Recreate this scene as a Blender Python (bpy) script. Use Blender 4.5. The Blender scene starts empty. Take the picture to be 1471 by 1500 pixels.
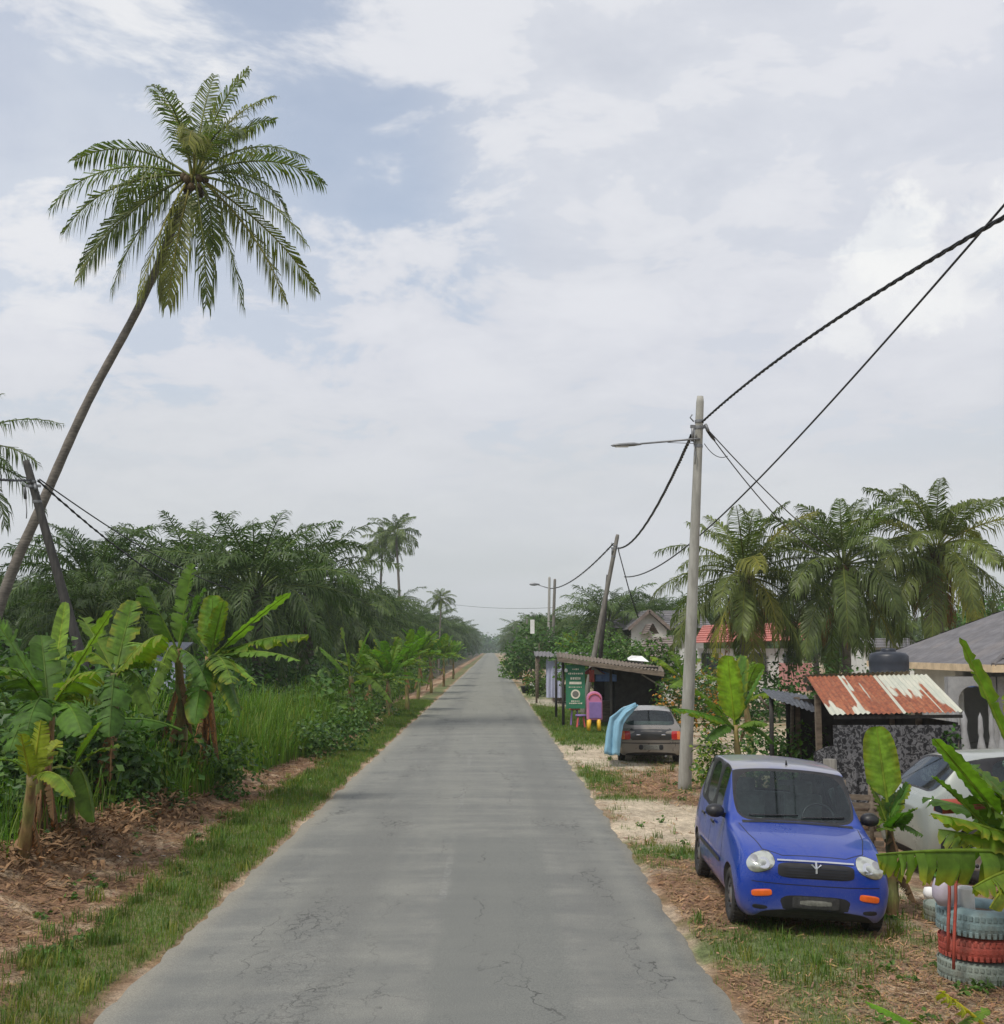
import bpy, bmesh, math, random
from math import sin, cos, pi, radians, sqrt, atan2, exp
from mathutils import Vector, Matrix, noise
from mathutils.bvhtree import BVHTree
R = random.Random(7)
V = Vector
scene = bpy.context.scene
COL = scene.collection

# ------------------------------------------------------------------ camera
CH = 2.65; F = 1700.0
cam_d = bpy.data.cameras.new('camera'); cam = bpy.data.objects.new('camera', cam_d); COL.objects.link(cam)
scene.camera = cam
cam.location = (0, 0, CH)
cam.rotation_euler = (radians(90) + math.atan(200 / F), 0, -math.atan(15.5 / F))
cam_d.sensor_fit = 'HORIZONTAL'; cam_d.sensor_width = 36; cam_d.lens = 36 * F / 1471
cam_d.clip_end = 6000; cam_d.clip_start = 0.1
CM = cam.rotation_euler.to_matrix()
def ray(px, py): return CM @ V(((px - 735.5) / F, (750 - py) / F, -1))
def P(px, py, Y):
    d = ray(px, py); return V((d.x * Y / d.y, Y, CH + d.z * Y / d.y))
def G(px, py, z=0.0):
    d = ray(px, py); k = (z - CH) / d.z; return V((d.x * k, d.y * k, z))

# ------------------------------------------------------------------ mesh builder
class MB:
    def __init__(s): s.v = []; s.f = []; s.m = []; s.c = []; s.sm = []
    def add(s, vs, fs, m=0, c=(1, 1, 1), smooth=False):
        b = len(s.v); s.v.extend([tuple(v) for v in vs]); s.c.extend([c] * len(vs))
        for f in fs:
            s.f.append([i + b for i in f]); s.m.append(m); s.sm.append(smooth)
    def box(s, c, d, m=0, col=(1, 1, 1), rot=None):
        x, y, z = d[0] / 2, d[1] / 2, d[2] / 2; c = V(c)
        vs = [V((a, b, e)) for a in (-x, x) for b in (-y, y) for e in (-z, z)]
        if rot is not None: vs = [rot @ v for v in vs]
        s.add([v + c for v in vs], [(0, 1, 3, 2), (4, 6, 7, 5), (0, 4, 5, 1), (2, 3, 7, 6), (0, 2, 6, 4), (1, 5, 7, 3)], m, col)
    def beam(s, a, b, w, h, m=0, col=(1, 1, 1), up=V((0, 0, 1))):
        a = V(a); b = V(b); t = (b - a); L = t.length; t.normalize()
        sd = t.cross(up)
        if sd.length < 1e-4: sd = t.cross(V((1, 0, 0)))
        sd.normalize(); u = sd.cross(t)
        rot = Matrix((sd, t, u)).transposed()
        s.box((a + b) / 2, (w, L, h), m, col, rot)
    def tube(s, pts, rad, n=8, m=0, col=(1, 1, 1), cap=True, smooth=True, cols=None):
        pts = [V(p) for p in pts]
        if not hasattr(rad, '__len__'): rad = [rad] * len(pts)
        b = len(s.v); ref = None
        for i, p in enumerate(pts):
            t = (pts[min(i + 1, len(pts) - 1)] - pts[max(i - 1, 0)]).normalized()
            if ref is None:
                ref = t.cross(V((0, 0, 1)) if abs(t.z) < .9 else V((1, 0, 0))).normalized()
            else:
                ref = (ref - t * ref.dot(t)).normalized()
            o = t.cross(ref)
            for k in range(n):
                a = 2 * pi * k / n
                s.v.append(tuple(p + (ref * cos(a) + o * sin(a)) * rad[i])); s.c.append(cols[i] if cols else col)
        for i in range(len(pts) - 1):
            for k in range(n):
                k2 = (k + 1) % n
                s.f.append([b + i * n + k, b + i * n + k2, b + (i + 1) * n + k2, b + (i + 1) * n + k]); s.m.append(m); s.sm.append(smooth)
        if cap:
            s.f.append([b + k for k in range(n)][::-1]); s.m.append(m); s.sm.append(False)
            s.f.append([b + (len(pts) - 1) * n + k for k in range(n)]); s.m.append(m); s.sm.append(False)
    def lathe(s, prof, c=(0, 0, 0), n=24, m=0, col=(1, 1, 1), axis='z', smooth=True):
        b = len(s.v); c = V(c)
        for (r, h) in prof:
            for k in range(n):
                a = 2 * pi * k / n
                p = {'z': V((r * cos(a), r * sin(a), h)), 'x': V((h, r * cos(a), r * sin(a))), 'y': V((r * cos(a), h, r * sin(a)))}[axis]
                s.v.append(tuple(p + c)); s.c.append(col)
        for i in range(len(prof) - 1):
            for k in range(n):
                k2 = (k + 1) % n
                s.f.append([b + i * n + k, b + i * n + k2, b + (i + 1) * n + k2, b + (i + 1) * n + k]); s.m.append(m); s.sm.append(smooth)
    def build(s, name, mats, parent=None, off=None, bevel=0):
        me = bpy.data.meshes.new(name)
        vs = s.v if off is None else [(v[0] - off[0], v[1] - off[1], v[2] - off[2]) for v in s.v]
        me.from_pydata(vs, [], s.f)
        if not isinstance(mats, (list, tuple)): mats = [mats]
        for m in mats: me.materials.append(m)
        me.polygons.foreach_set('material_index', s.m)
        me.polygons.foreach_set('use_smooth', s.sm)
        ca = me.color_attributes.new('tint', 'FLOAT_COLOR', 'POINT')
        fl = []
        for c in s.c: fl.extend((c[0], c[1], c[2], 1.0))
        ca.data.foreach_set('color', fl)
        me.update()
        o = bpy.data.objects.new(name, me); COL.objects.link(o)
        if parent: o.parent = parent
        if bevel:
            md = o.modifiers.new('bevel', 'BEVEL'); md.width = bevel; md.segments = 2; md.limit_method = 'ANGLE'; md.angle_limit = radians(35)
        return o

def tag(o, label=None, cat=None, group=None, kind=None):
    if label: o['label'] = label
    if cat: o['category'] = cat
    if group: o['group'] = group
    if kind: o['kind'] = kind
    return o
def thing(name, label, cat, loc=(0, 0, 0), rz=0, group=None):
    o = bpy.data.objects.new(name, None); COL.objects.link(o); o.location = loc; o.rotation_euler = (0, 0, rz)
    o.empty_display_size = .3
    return tag(o, label, cat, group)
def copy_tree(o, loc, rz=0, sc=1, label=None, group=None):
    r = o.copy(); COL.objects.link(r); r.location = loc; r.rotation_euler = (o.rotation_euler[0], o.rotation_euler[1], rz)
    r.scale = (sc, sc, sc) if not hasattr(sc, '__len__') else sc
    if label: r['label'] = label
    if group: r['group'] = group
    for ch in list(o.children):
        c = ch.copy(); COL.objects.link(c); c.parent = r
        for g in list(ch.children):
            d = g.copy(); COL.objects.link(d); d.parent = c
    return r

# ------------------------------------------------------------------ materials
def nt(name):
    m = bpy.data.materials.new(name); m.use_nodes = True; t = m.node_tree; t.nodes.clear()
    out = t.nodes.new('ShaderNodeOutputMaterial'); return m, t, out
class N:
    def __init__(s, t): s.t = t
    def n(s, kind, **kw):
        o = s.t.nodes.new('ShaderNode' + kind)
        for k, v in kw.items():
            if k.startswith('i_'): o.inputs[k[2:].replace('_', ' ')].default_value = v
            else: setattr(o, k, v)
        return o
    def l(s, a, b): s.t.links.new(a, b)
    def math(s, op, a, b=None, clamp=False):
        o = s.n('Math', operation=op); o.use_clamp = clamp
        for i, x in enumerate((a, b)):
            if x is None: continue
            if hasattr(x, 'links'): s.l(x, o.inputs[i])
            else: o.inputs[i].default_value = x
        return o.outputs[0]
    def mix(s, fac, a, b, mode='MIX'):
        o = s.n('Mix', data_type='RGBA', blend_type=mode)
        for i, x in ((0, fac), (6, a), (7, b)):
            if hasattr(x, 'links'): s.l(x, o.inputs[i])
            else: o.inputs[i].default_value = x if i == 0 else (*x[:3], 1)
        return o.outputs[2]
    def noise(s, vec, scale, detail=4, rough=.6, dist=0):
        o = s.n('TexNoise'); o.inputs['Scale'].default_value = scale; o.inputs['Detail'].default_value = detail
        o.inputs['Roughness'].default_value = rough; o.inputs['Distortion'].default_value = dist
        if vec is not None: s.l(vec, o.inputs['Vector'])
        return o.outputs['Fac']
    def ramp(s, fac, a, b, lo=0., hi=1.):
        o = s.n('MapRange', interpolation_type='SMOOTHSTEP'); s.l(fac, o.inputs[0])
        o.inputs[1].default_value = a; o.inputs[2].default_value = b; o.inputs[3].default_value = lo; o.inputs[4].default_value = hi
        return o.outputs[0]
    def mapping(s, vec, sc):
        o = s.n('Mapping'); o.inputs['Scale'].default_value = sc; s.l(vec, o.inputs[0]); return o.outputs[0]

def mat(name, col, rough=.7, var=.25, scale=6, bump=0.0, metallic=0, coat=0, tint=True, spec=.4, dirt=None, dirt_amt=.4, bscale=None, coords='Object', stretch=None):
    m, t, out = nt(name); n = N(t)
    p = n.n('BsdfPrincipled'); tc = n.n('TexCoord').outputs[coords]
    if stretch: tc = n.mapping(tc, stretch)
    f = n.noise(tc, scale, 6, .65)
    dk = tuple(c * (1 - var) for c in col); lt = tuple(min(1, c * (1 + var)) for c in col)
    c = n.mix(n.ramp(f, .3, .7), dk, lt)
    if dirt:
        f2 = n.noise(tc, scale * .37, 7, .7)
        c = n.mix(n.ramp(f2, .45, .7, 0, dirt_amt), c, dirt)
    if tint:
        a = n.n('Attribute', attribute_name='tint'); c = n.mix(1.0, c, a.outputs['Color'], 'MULTIPLY')
    n.l(c, p.inputs['Base Color'])
    r2 = n.noise(tc, scale * 1.7, 4, .6)
    n.l(n.ramp(r2, .3, .7, max(0, rough - .08), min(1, rough + .08)), p.inputs['Roughness'])
    p.inputs['Metallic'].default_value = metallic; p.inputs['Coat Weight'].default_value = coat; p.inputs['Coat Roughness'].default_value = .06
    p.inputs['Specular IOR Level'].default_value = spec
    if bump:
        b = n.n('Bump'); b.inputs['Strength'].default_value = bump; b.inputs['Distance'].default_value = .02
        n.l(n.noise(tc, bscale or scale * 4, 6, .7), b.inputs['Height']); n.l(b.outputs[0], p.inputs['Normal'])
    n.l(p.outputs[0], out.inputs[0]); return m

def leafmat(name, col, trans=.3, rough=.45, var=.3, scale=3, tcol=None, edge=None):
    m, t, out = nt(name); n = N(t)
    p = n.n('BsdfPrincipled'); tr = n.n('BsdfTranslucent'); mx = n.n('MixShader')
    tc = n.n('TexCoord').outputs['Object']
    f = n.noise(tc, scale, 5, .6)
    c = n.mix(n.ramp(f, .3, .7), tuple(x * (1 - var) for x in col), tuple(min(1, x * (1 + var)) for x in col))
    oi = n.n('ObjectInfo').outputs['Random']
    c = n.mix(n.ramp(oi, 0, 1, 0, .35), c, (col[0] * 1.3, col[1] * 1.1, col[2] * .9))
    a = n.n('Attribute', attribute_name='tint'); c = n.mix(1.0, c, a.outputs['Color'], 'MULTIPLY')
    n.l(c, p.inputs['Base Color']); p.inputs['Roughness'].default_value = rough; p.inputs['Specular IOR Level'].default_value = .28
    c2 = n.mix(1.0, c, tcol or (1.25, 1.6, .5), 'MULTIPLY'); n.l(c2, tr.inputs[0])
    mx.inputs[0].default_value = trans
    n.l(p.outputs[0], mx.inputs[1]); n.l(tr.outputs[0], mx.inputs[2]); n.l(mx.outputs[0], out.inputs[0])
    return m

M = {}
M['palm'] = leafmat('palm_leaf', (.098, .135, .036), .33, .42)
M['palm_y'] = leafmat('palm_leaf_yellowing', (.108, .142, .034), .33, .5)
M['oil'] = leafmat('oil_palm_leaf', (.058, .098, .024), .28, .5)
M['ban'] = leafmat('banana_leaf', (.098, .180, .024), .38, .6, .35, 8)
M['dryleaf'] = leafmat('dry_leaf', (.19, .125, .062), .15, .8, tcol=(1.2, 1, .7))
M['broad'] = leafmat('broad_leaf', (.060, .122, .026), .25, .45)
M['grass'] = leafmat('grass_blade', (.088, .16, .03), .3, .6, .25, 1.2)
M['tallgrass'] = leafmat('tall_grass_blade', (.082, .172, .024), .36, .55, .35, 1.6)
M['straw'] = leafmat('straw', (.24, .17, .095), .15, .85, tcol=(1.2, 1, .7))
M['trunk'] = mat('palm_bark', (.17, .15, .125), .9, .35, 5, .5, stretch=(1, 1, 5), dirt=(.08, .075, .06))
M['oiltrunk'] = mat('oil_palm_bark', (.09, .075, .055), .95, .5, 5, .9)
M['banstem'] = mat('banana_stem', (.19, .17, .06), .6, .4, 5, .25, stretch=(3, 3, .7), dirt=(.12, .06, .03), dirt_amt=.75)
M['bark'] = mat('bark', (.13, .105, .08), .9, .35, 8, .5)
M['coconut'] = mat('coconut_husk', (.06, .045, .02), .6, .4, 8)
M['concrete'] = mat('concrete_pole', (.33, .325, .29), .85, .18, 3, .2, stretch=(3, 3, .5), dirt=(.16, .15, .12), dirt_amt=.5)
M['tarpole'] = mat('tarred_wood', (.045, .042, .038), .8, .4, 4, .3, stretch=(4, 4, .5))
M['wood'] = mat('old_wood', (.15, .12, .09), .85, .35, 4, .4, stretch=(1, 4, 4))
M['woodpole'] = mat('old_wood_pole', (.16, .15, .13), .85, .3, 4, .4, stretch=(4, 4, .6))
M['cable'] = mat('cable_rubber', (.02, .02, .022), .55, .2, 8)
M['steel'] = mat('grey_steel', (.20, .205, .21), .5, .15, 8, metallic=.5)
M['black'] = mat('black_plastic', (.018, .018, .02), .45, .2, 10)
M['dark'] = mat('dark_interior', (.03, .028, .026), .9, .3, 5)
M['white'] = mat('white_paint', (.70, .70, .68), .6, .08, 3, dirt=(.42, .40, .35), dirt_amt=.5)
M['wallwhite'] = mat('plaster_wall', (.60, .60, .57), .85, .08, 2, .1, dirt=(.36, .34, .29), dirt_amt=.5)
M['greyroof'] = mat('grey_roof_tile', (.135, .13, .135), .8, .22, 3, .4, dirt=(.22, .19, .17))
M['redroof'] = mat('red_roof_sheet', (.42, .13, .10), .6, .14, 2, .1, dirt=(.3, .12, .1))
M['pinkwall'] = mat('pink_wall', (.50, .24, .22), .8, .12, 3)
M['brownroof'] = mat('brown_roof_tile', (.17, .135, .115), .8, .25, 3, .4)
M['fascia'] = mat('cream_fascia', (.55, .43, .28), .7, .2, 3)
M['tank'] = mat('black_tank', (.022, .026, .036), .4, .2, 5)
M['rubber'] = mat('tyre_rubber', (.022, .022, .022), .85, .3, 12, .2, dirt=(.10, .085, .065), dirt_amt=.5)
M['chrome'] = mat('chrome', (.72, .72, .74), .18, .04, 4, metallic=1)
M['alloy'] = mat('wheel_alloy', (.42, .42, .43), .35, .1, 8, metallic=.8, dirt=(.2, .17, .13))
M['orange'] = mat('orange_lens', (.75, .13, .02), .2, .1, 20, coat=1)
M['redlens'] = mat('red_lens', (.40, .02, .02), .2, .15, 20, coat=1)
M['amber'] = mat('amber_lens', (.70, .17, .04), .25, .15, 20, coat=1)
M['pink'] = mat('pink_plastic', (.46, .16, .29), .5, .1, 6)
M['yellow'] = mat('yellow_plastic', (.72, .42, .03), .5, .1, 6)
M['purple'] = mat('purple_plastic', (.20, .13, .32), .5, .1, 6)
M['redp'] = mat('red_plastic', (.48, .09, .08), .5, .15, 6)
M['redpaint'] = mat('red_paint', (.34, .065, .045), .7, .3, 6, .2, dirt=(.17, .09, .065), dirt_amt=.8)
M['tyreblue'] = mat('blue_grey_paint', (.19, .275, .285), .6, .25, 5, .2, dirt=(.13, .125, .10), dirt_amt=.8)
M['tyregrey'] = mat('grey_green_paint', (.21, .25, .215), .65, .25, 5, .2, dirt=(.14, .12, .085), dirt_amt=.85)
M['lilac'] = mat('lilac_paint', (.40, .36, .43), .5, .12, 5, dirt=(.3, .28, .26))
M['cloth'] = mat('light_blue_cloth', (.22, .42, .55), .75, .12, 3, .1, bscale=12)
M['curtain'] = mat('grey_blue_cloth', (.36, .38, .50), .85, .12, 4)
M['soil'] = mat('soil', (.13, .09, .06), .95, .4, 12, .5)
M['stone'] = mat('stone', (.33, .31, .28), .9, .25, 8, .3)
M['cement'] = mat('cement_slab', (.46, .43, .33), .9, .15, 2, .1)
M['signgreen'] = mat('green_board', (.03, .16, .085), .5, .15, 4)
M['cream'] = mat('cream_print', (.66, .62, .50), .6, .15, 14)
M['bluecloth'] = mat('blue_cloth', (.10, .17, .38), .8, .2, 6)
M['seatfab'] = mat('seat_fabric', (.20, .215, .20), .9, .2, 12)
M['paper'] = mat('paper', (.75, .75, .74), .8, .05, 5)
M['plate'] = mat('number_plate', (.035, .035, .035), .5, .3, 30)
M['platedust'] = mat('plate_dust', (.15, .15, .13), .7, .3, 30)

def paintmat(name, col, dust=(.30, .27, .23), metallic=.25, rough=.32, top=.25):
    m, t, out = nt(name); n = N(t); p = n.n('BsdfPrincipled'); tc = n.n('TexCoord').outputs['Object']
    geo = n.n('NewGeometry')
    f = n.noise(tc, 2.2, 7, .7); f3 = n.noise(tc, 60, 2, .5)
    c = n.mix(n.ramp(f, .35, .75, 0, .07), col, dust)
    c = n.mix(n.ramp(f3, .5, .8, 0, .08), c, dust)
    sep = n.n('SeparateXYZ'); n.l(tc, sep.inputs[0])
    low = n.ramp(sep.outputs['Z'], .42, .12, 0, .4)
    c = n.mix(n.math('MULTIPLY', low, n.ramp(f, .3, .6, .4, 1)), c, dust)
    nz = n.n('SeparateXYZ'); n.l(geo.outputs['Normal'], nz.inputs[0])
    up = n.math('MULTIPLY', n.ramp(nz.outputs['Z'], .6, 1, 0, top), n.ramp(f, .3, .7, .5, 1))
    hi = n.ramp(sep.outputs['Z'], 1.1, 1.35, .06, 1)
    c = n.mix(n.math('MULTIPLY', up, hi), c, (.26, .255, .24))
    c = n.mix(geo.outputs['Backfacing'], c, (.03, .03, .03))
    n.l(c, p.inputs['Base Color']); p.inputs['Metallic'].default_value = metallic
    n.l(n.ramp(f, .3, .7, rough - .08, rough + .12), p.inputs['Roughness'])
    p.inputs['Coat Weight'].default_value = .6; p.inputs['Coat Roughness'].default_value = .04
    n.l(p.outputs[0], out.inputs[0]); return m
M['blue'] = paintmat('blue_car_paint', (.0, .030, .27), top=.95, metallic=.0)
M['silver'] = paintmat('silver_car_paint', (.22, .20, .175), metallic=.5)
M['palecar'] = paintmat('pale_car_paint', (.27, .295, .265), metallic=.2)
M['blackpaint'] = paintmat('black_car_paint', (.02, .02, .024), metallic=.1)

def glassmat(name, tint=(.45, .5, .5), tr=.55):
    m, t, out = nt(name); n = N(t); g = n.n('BsdfGlossy'); g.inputs['Roughness'].default_value = .04; g.inputs['Color'].default_value = (.9, .95, 1, 1)
    tb = n.n('BsdfTransparent'); tb.inputs[0].default_value = (*tint, 1)
    d = n.n('BsdfDiffuse'); tc = n.n('TexCoord').outputs['Object']
    d.inputs[0].default_value = (.15, .19, .185, 1)
    mx = n.n('MixShader'); fr = n.n('Fresnel'); fr.inputs[0].default_value = 1.5
    mx1 = n.n('MixShader'); n.l(n.ramp(n.noise(tc, 3, 6, .7), .35, .75, .01, .08), mx1.inputs[0])
    n.l(tb.outputs[0], mx1.inputs[1]); n.l(d.outputs[0], mx1.inputs[2])
    n.l(n.math('ADD', fr.outputs[0], .01, True), mx.inputs[0]); n.l(mx1.outputs[0], mx.inputs[1]); n.l(g.outputs[0], mx.inputs[2])
    n.l(mx.outputs[0], out.inputs[0]); return m
M['glass'] = glassmat('car_glass', (.62, .74, .71))
M['winglass'] = mat('window_glass', (.03, .035, .04), .12, .2, 3, coat=.5)
def lensmat():
    m, t, out = nt('headlamp_glass'); n = N(t); p = n.n('BsdfPrincipled'); tc = n.n('TexCoord').outputs['Object']
    v = n.n('TexVoronoi'); v.inputs['Scale'].default_value = 11; n.l(tc, v.inputs['Vector'])
    c = n.mix(n.ramp(v.outputs['Distance'], .1, .6), (.22, .23, .21), (.50, .52, .47)); n.l(c, p.inputs['Base Color'])
    p.inputs['Roughness'].default_value = .12; p.inputs['Metallic'].default_value = .5; p.inputs['Coat Weight'].default_value = 1
    n.l(p.outputs[0], out.inputs[0]); return m
M['lamp'] = lensmat()
# ------------------------------------------------------------------ ground
XL, XR = -2.87, 1.83
def fb(x, y, s, seed=0., o=4): return noise.fractal(V((x * s + seed, y * s - seed, seed)), 1.0, 2.0, o)
def ss(a, b, x):
    t = max(0., min(1., (x - a) / (b - a))); return t * t * (3 - 2 * t)
def lerp3(a, b, t): return tuple(a[i] + (b[i] - a[i]) * t for i in range(3))
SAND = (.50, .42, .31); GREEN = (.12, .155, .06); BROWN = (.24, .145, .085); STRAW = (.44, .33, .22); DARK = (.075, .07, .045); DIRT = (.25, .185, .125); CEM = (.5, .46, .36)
# right-hand verge patches: x, y, rx, ry, kind, strength
PATCH = [(2.7, 9.2, .75, 1.5, 'g', 1.0), (2.55, 10.9, 1.3, .8, 'g', 1.1), (3.6, 9.2, 1.1, 1.3, 's', 1.5), (2.05, 8.8, .35, 2.5, 'b', .7), (3.6, 8.2, .9, 1., 's', 1.5),
         (2.2, 12.8, .5, 1.7, 'b', .6), (2.1, 11.5, .4, 1., 's', .5), (2.6, 15.6, 1.0, .5, 'g', .9), (3.0, 18.2, 1.0, 1.7, 'd', 1.2), (2.9, 20.5, 1.1, .9, 'd', .7),
         (2.4, 21.2, .8, .45, 'g', .6), (3.3, 23.5, .9, 2.2, 'b', 1.0), (2.3, 24.5, .55, 1.6, 'g', .9), (2.8, 30, 1.2, 3.4, 'd', 1.0),
         (3.1, 38, 1.5, 5.5, 'g', 1.2), (2.6, 49, 1.2, 4, 'g', 1.1), (3.4, 59, 1.8, 4., 'c', 1.3), (3.4, 75, 2, 11, 'g', 1), (6.5, 20, 2.4, 9, 'b', .6), (9, 32, 4, 8, 'd', .6)]
KC = {'g': GREEN, 's': STRAW, 'b': BROWN, 'd': SAND, 'c': CEM}
def ginfo(x, y):
    """height, colour, lawn density, straw density"""
    n1 = fb(x, y, .9, 3.1); n2 = fb(x, y, 2.7, 9.7, 3); n3 = fb(x, y, .25, 5.5)
    if x < (XL + XR) / 2:
        t = XL - x + n1 * .16
        gw = .95 + .25 * n3 - .35 * ss(10.5, 8, y)
        bw = 2.45 - .9 * ss(16, 30, y)
        lawn = ss(.0, .2, t) * ss(gw + .18, gw - .12, t + n2 * .12)
        br = ss(gw - .12, gw + .18, t + n2 * .12)
        c = lerp3(lerp3(SAND, BROWN, .35), BROWN, ss(-.08, .10, t + n2 * .12))
        c = lerp3(c, GREEN, lawn * (.55 + .4 * ss(-.3, .3, n2)))
        c = lerp3(c, lerp3(BROWN, STRAW, ss(-.1, .55, n2)), br)
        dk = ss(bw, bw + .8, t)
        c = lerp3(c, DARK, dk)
        far = ss(35, 60, y); lawn = max(lawn, far * ss(.1, .4, t) * .8)
        h = .05 * ss(0.1, 1, t) + .32 * ss(1.4, 2.6, t) * ss(34, 18, y) + n2 * .03 * ss(.8, 1.5, t) - .35 * ss(4, 9, t)
        h -= .035 * ss(.1, 0, t)
        return h, c, lawn * (1 - dk), br * (1 - dk)
    t = x - XR + n1 * .10
    gs = {'g': .30 + .25 * n3, 's': .2, 'b': .34, 'd': .24 + .12 * ss(0, .5, t), 'c': 0}
    for (px, py, rx, ry, k, st) in PATCH:
        d = ((x - px) / rx) ** 2 + ((y - py) / ry) ** 2
        if d < 6: gs[k] += st * exp(-d * 1.1) * 1.4
    nz = {'g': n2 * .55, 's': -n2 * .3, 'b': n1 * .5, 'd': -n1 * .45, 'c': 0}
    tot = 0; c = [0, 0, 0]; w = {}
    for k in gs:
        w[k] = max(0, gs[k] + nz[k]) ** 3; tot += w[k]
    tot += 1e-6
    for k in w:
        for i in range(3): c[i] += KC[k][i] * w[k] / tot
    c = tuple(c); lawn = w['g'] / tot * ss(.0, .12, t); stw = (w['s'] + w['b'] * .5) / tot
    c = lerp3(lerp3(SAND, BROWN, .3), c, ss(-.10, .06, t + n2 * .10))
    h = -.045 * min(max(t, 0), 4.5) + n2 * .012 * ss(.1, .5, t) - .03 * ss(.05, 0, t)
    return h, c, lawn, stw
def gz(x, y): return ginfo(x, y)[0]

def axis(vals):
    out = []
    for a, b, st in vals:
        k = max(1, round((b - a) / st))
        out += [a + (b - a) * i / k for i in range(k)]
    out.append(vals[-1][1]); return out
xs = axis([(-1500, -300, 300), (-300, -60, 40), (-60, -16, 6), (-16, -7, .6), (-7, -2.4, .085), (-2.4, 1.5, .8), (1.5, 5.2, .085), (5.2, 12, .5), (12, 60, 6), (60, 300, 40), (300, 1500, 300)])
ys = axis([(-60, 4, 8), (4, 7, .5), (7, 16, .1), (16, 34, .17), (34, 60, .5), (60, 120, 2), (120, 400, 20), (400, 1600, 200)])
g = MB(); nx = len(xs)
for y in ys:
    for x in xs:
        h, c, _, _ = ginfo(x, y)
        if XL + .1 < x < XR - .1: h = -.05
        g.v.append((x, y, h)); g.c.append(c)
for j in range(len(ys) - 1):
    for i in range(nx - 1):
        g.f.append([j * nx + i, j * nx + i + 1, (j + 1) * nx + i + 1, (j + 1) * nx + i]); g.m.append(0); g.sm.append(True)
def groundmat():
    m, t, out = nt('earth'); n = N(t); p = n.n('BsdfPrincipled'); tc = n.n('TexCoord').outputs['Object']
    a = n.n('Attribute', attribute_name='tint').outputs['Color']
    f = n.noise(tc, 9, 8, .75); f2 = n.noise(tc, 55, 4, .7); f3 = n.noise(tc, 1.1, 4, .6)
    k = n.math('MULTIPLY', n.ramp(f, .25, .75, .55, 1.4), n.ramp(f2, .25, .75, .6, 1.35))
    k = n.math('MULTIPLY', k, n.ramp(f3, .3, .7, .8, 1.15))
    cc = n.n('CombineColor'); [n.l(k, cc.inputs[i]) for i in range(3)]
    n.l(n.mix(1.0, a, cc.outputs[0], 'MULTIPLY'), p.inputs['Base Color']); p.inputs['Roughness'].default_value = .95; p.inputs['Specular IOR Level'].default_value = .15
    b = n.n('Bump'); b.inputs['Strength'].default_value = .8; b.inputs['Distance'].default_value = .03; n.l(n.noise(tc, 22, 8, .75), b.inputs['Height']); n.l(b.outputs[0], p.inputs['Normal'])
    n.l(p.outputs[0], out.inputs[0]); return m
tag(g.build('ground', groundmat()), kind='structure')

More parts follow.
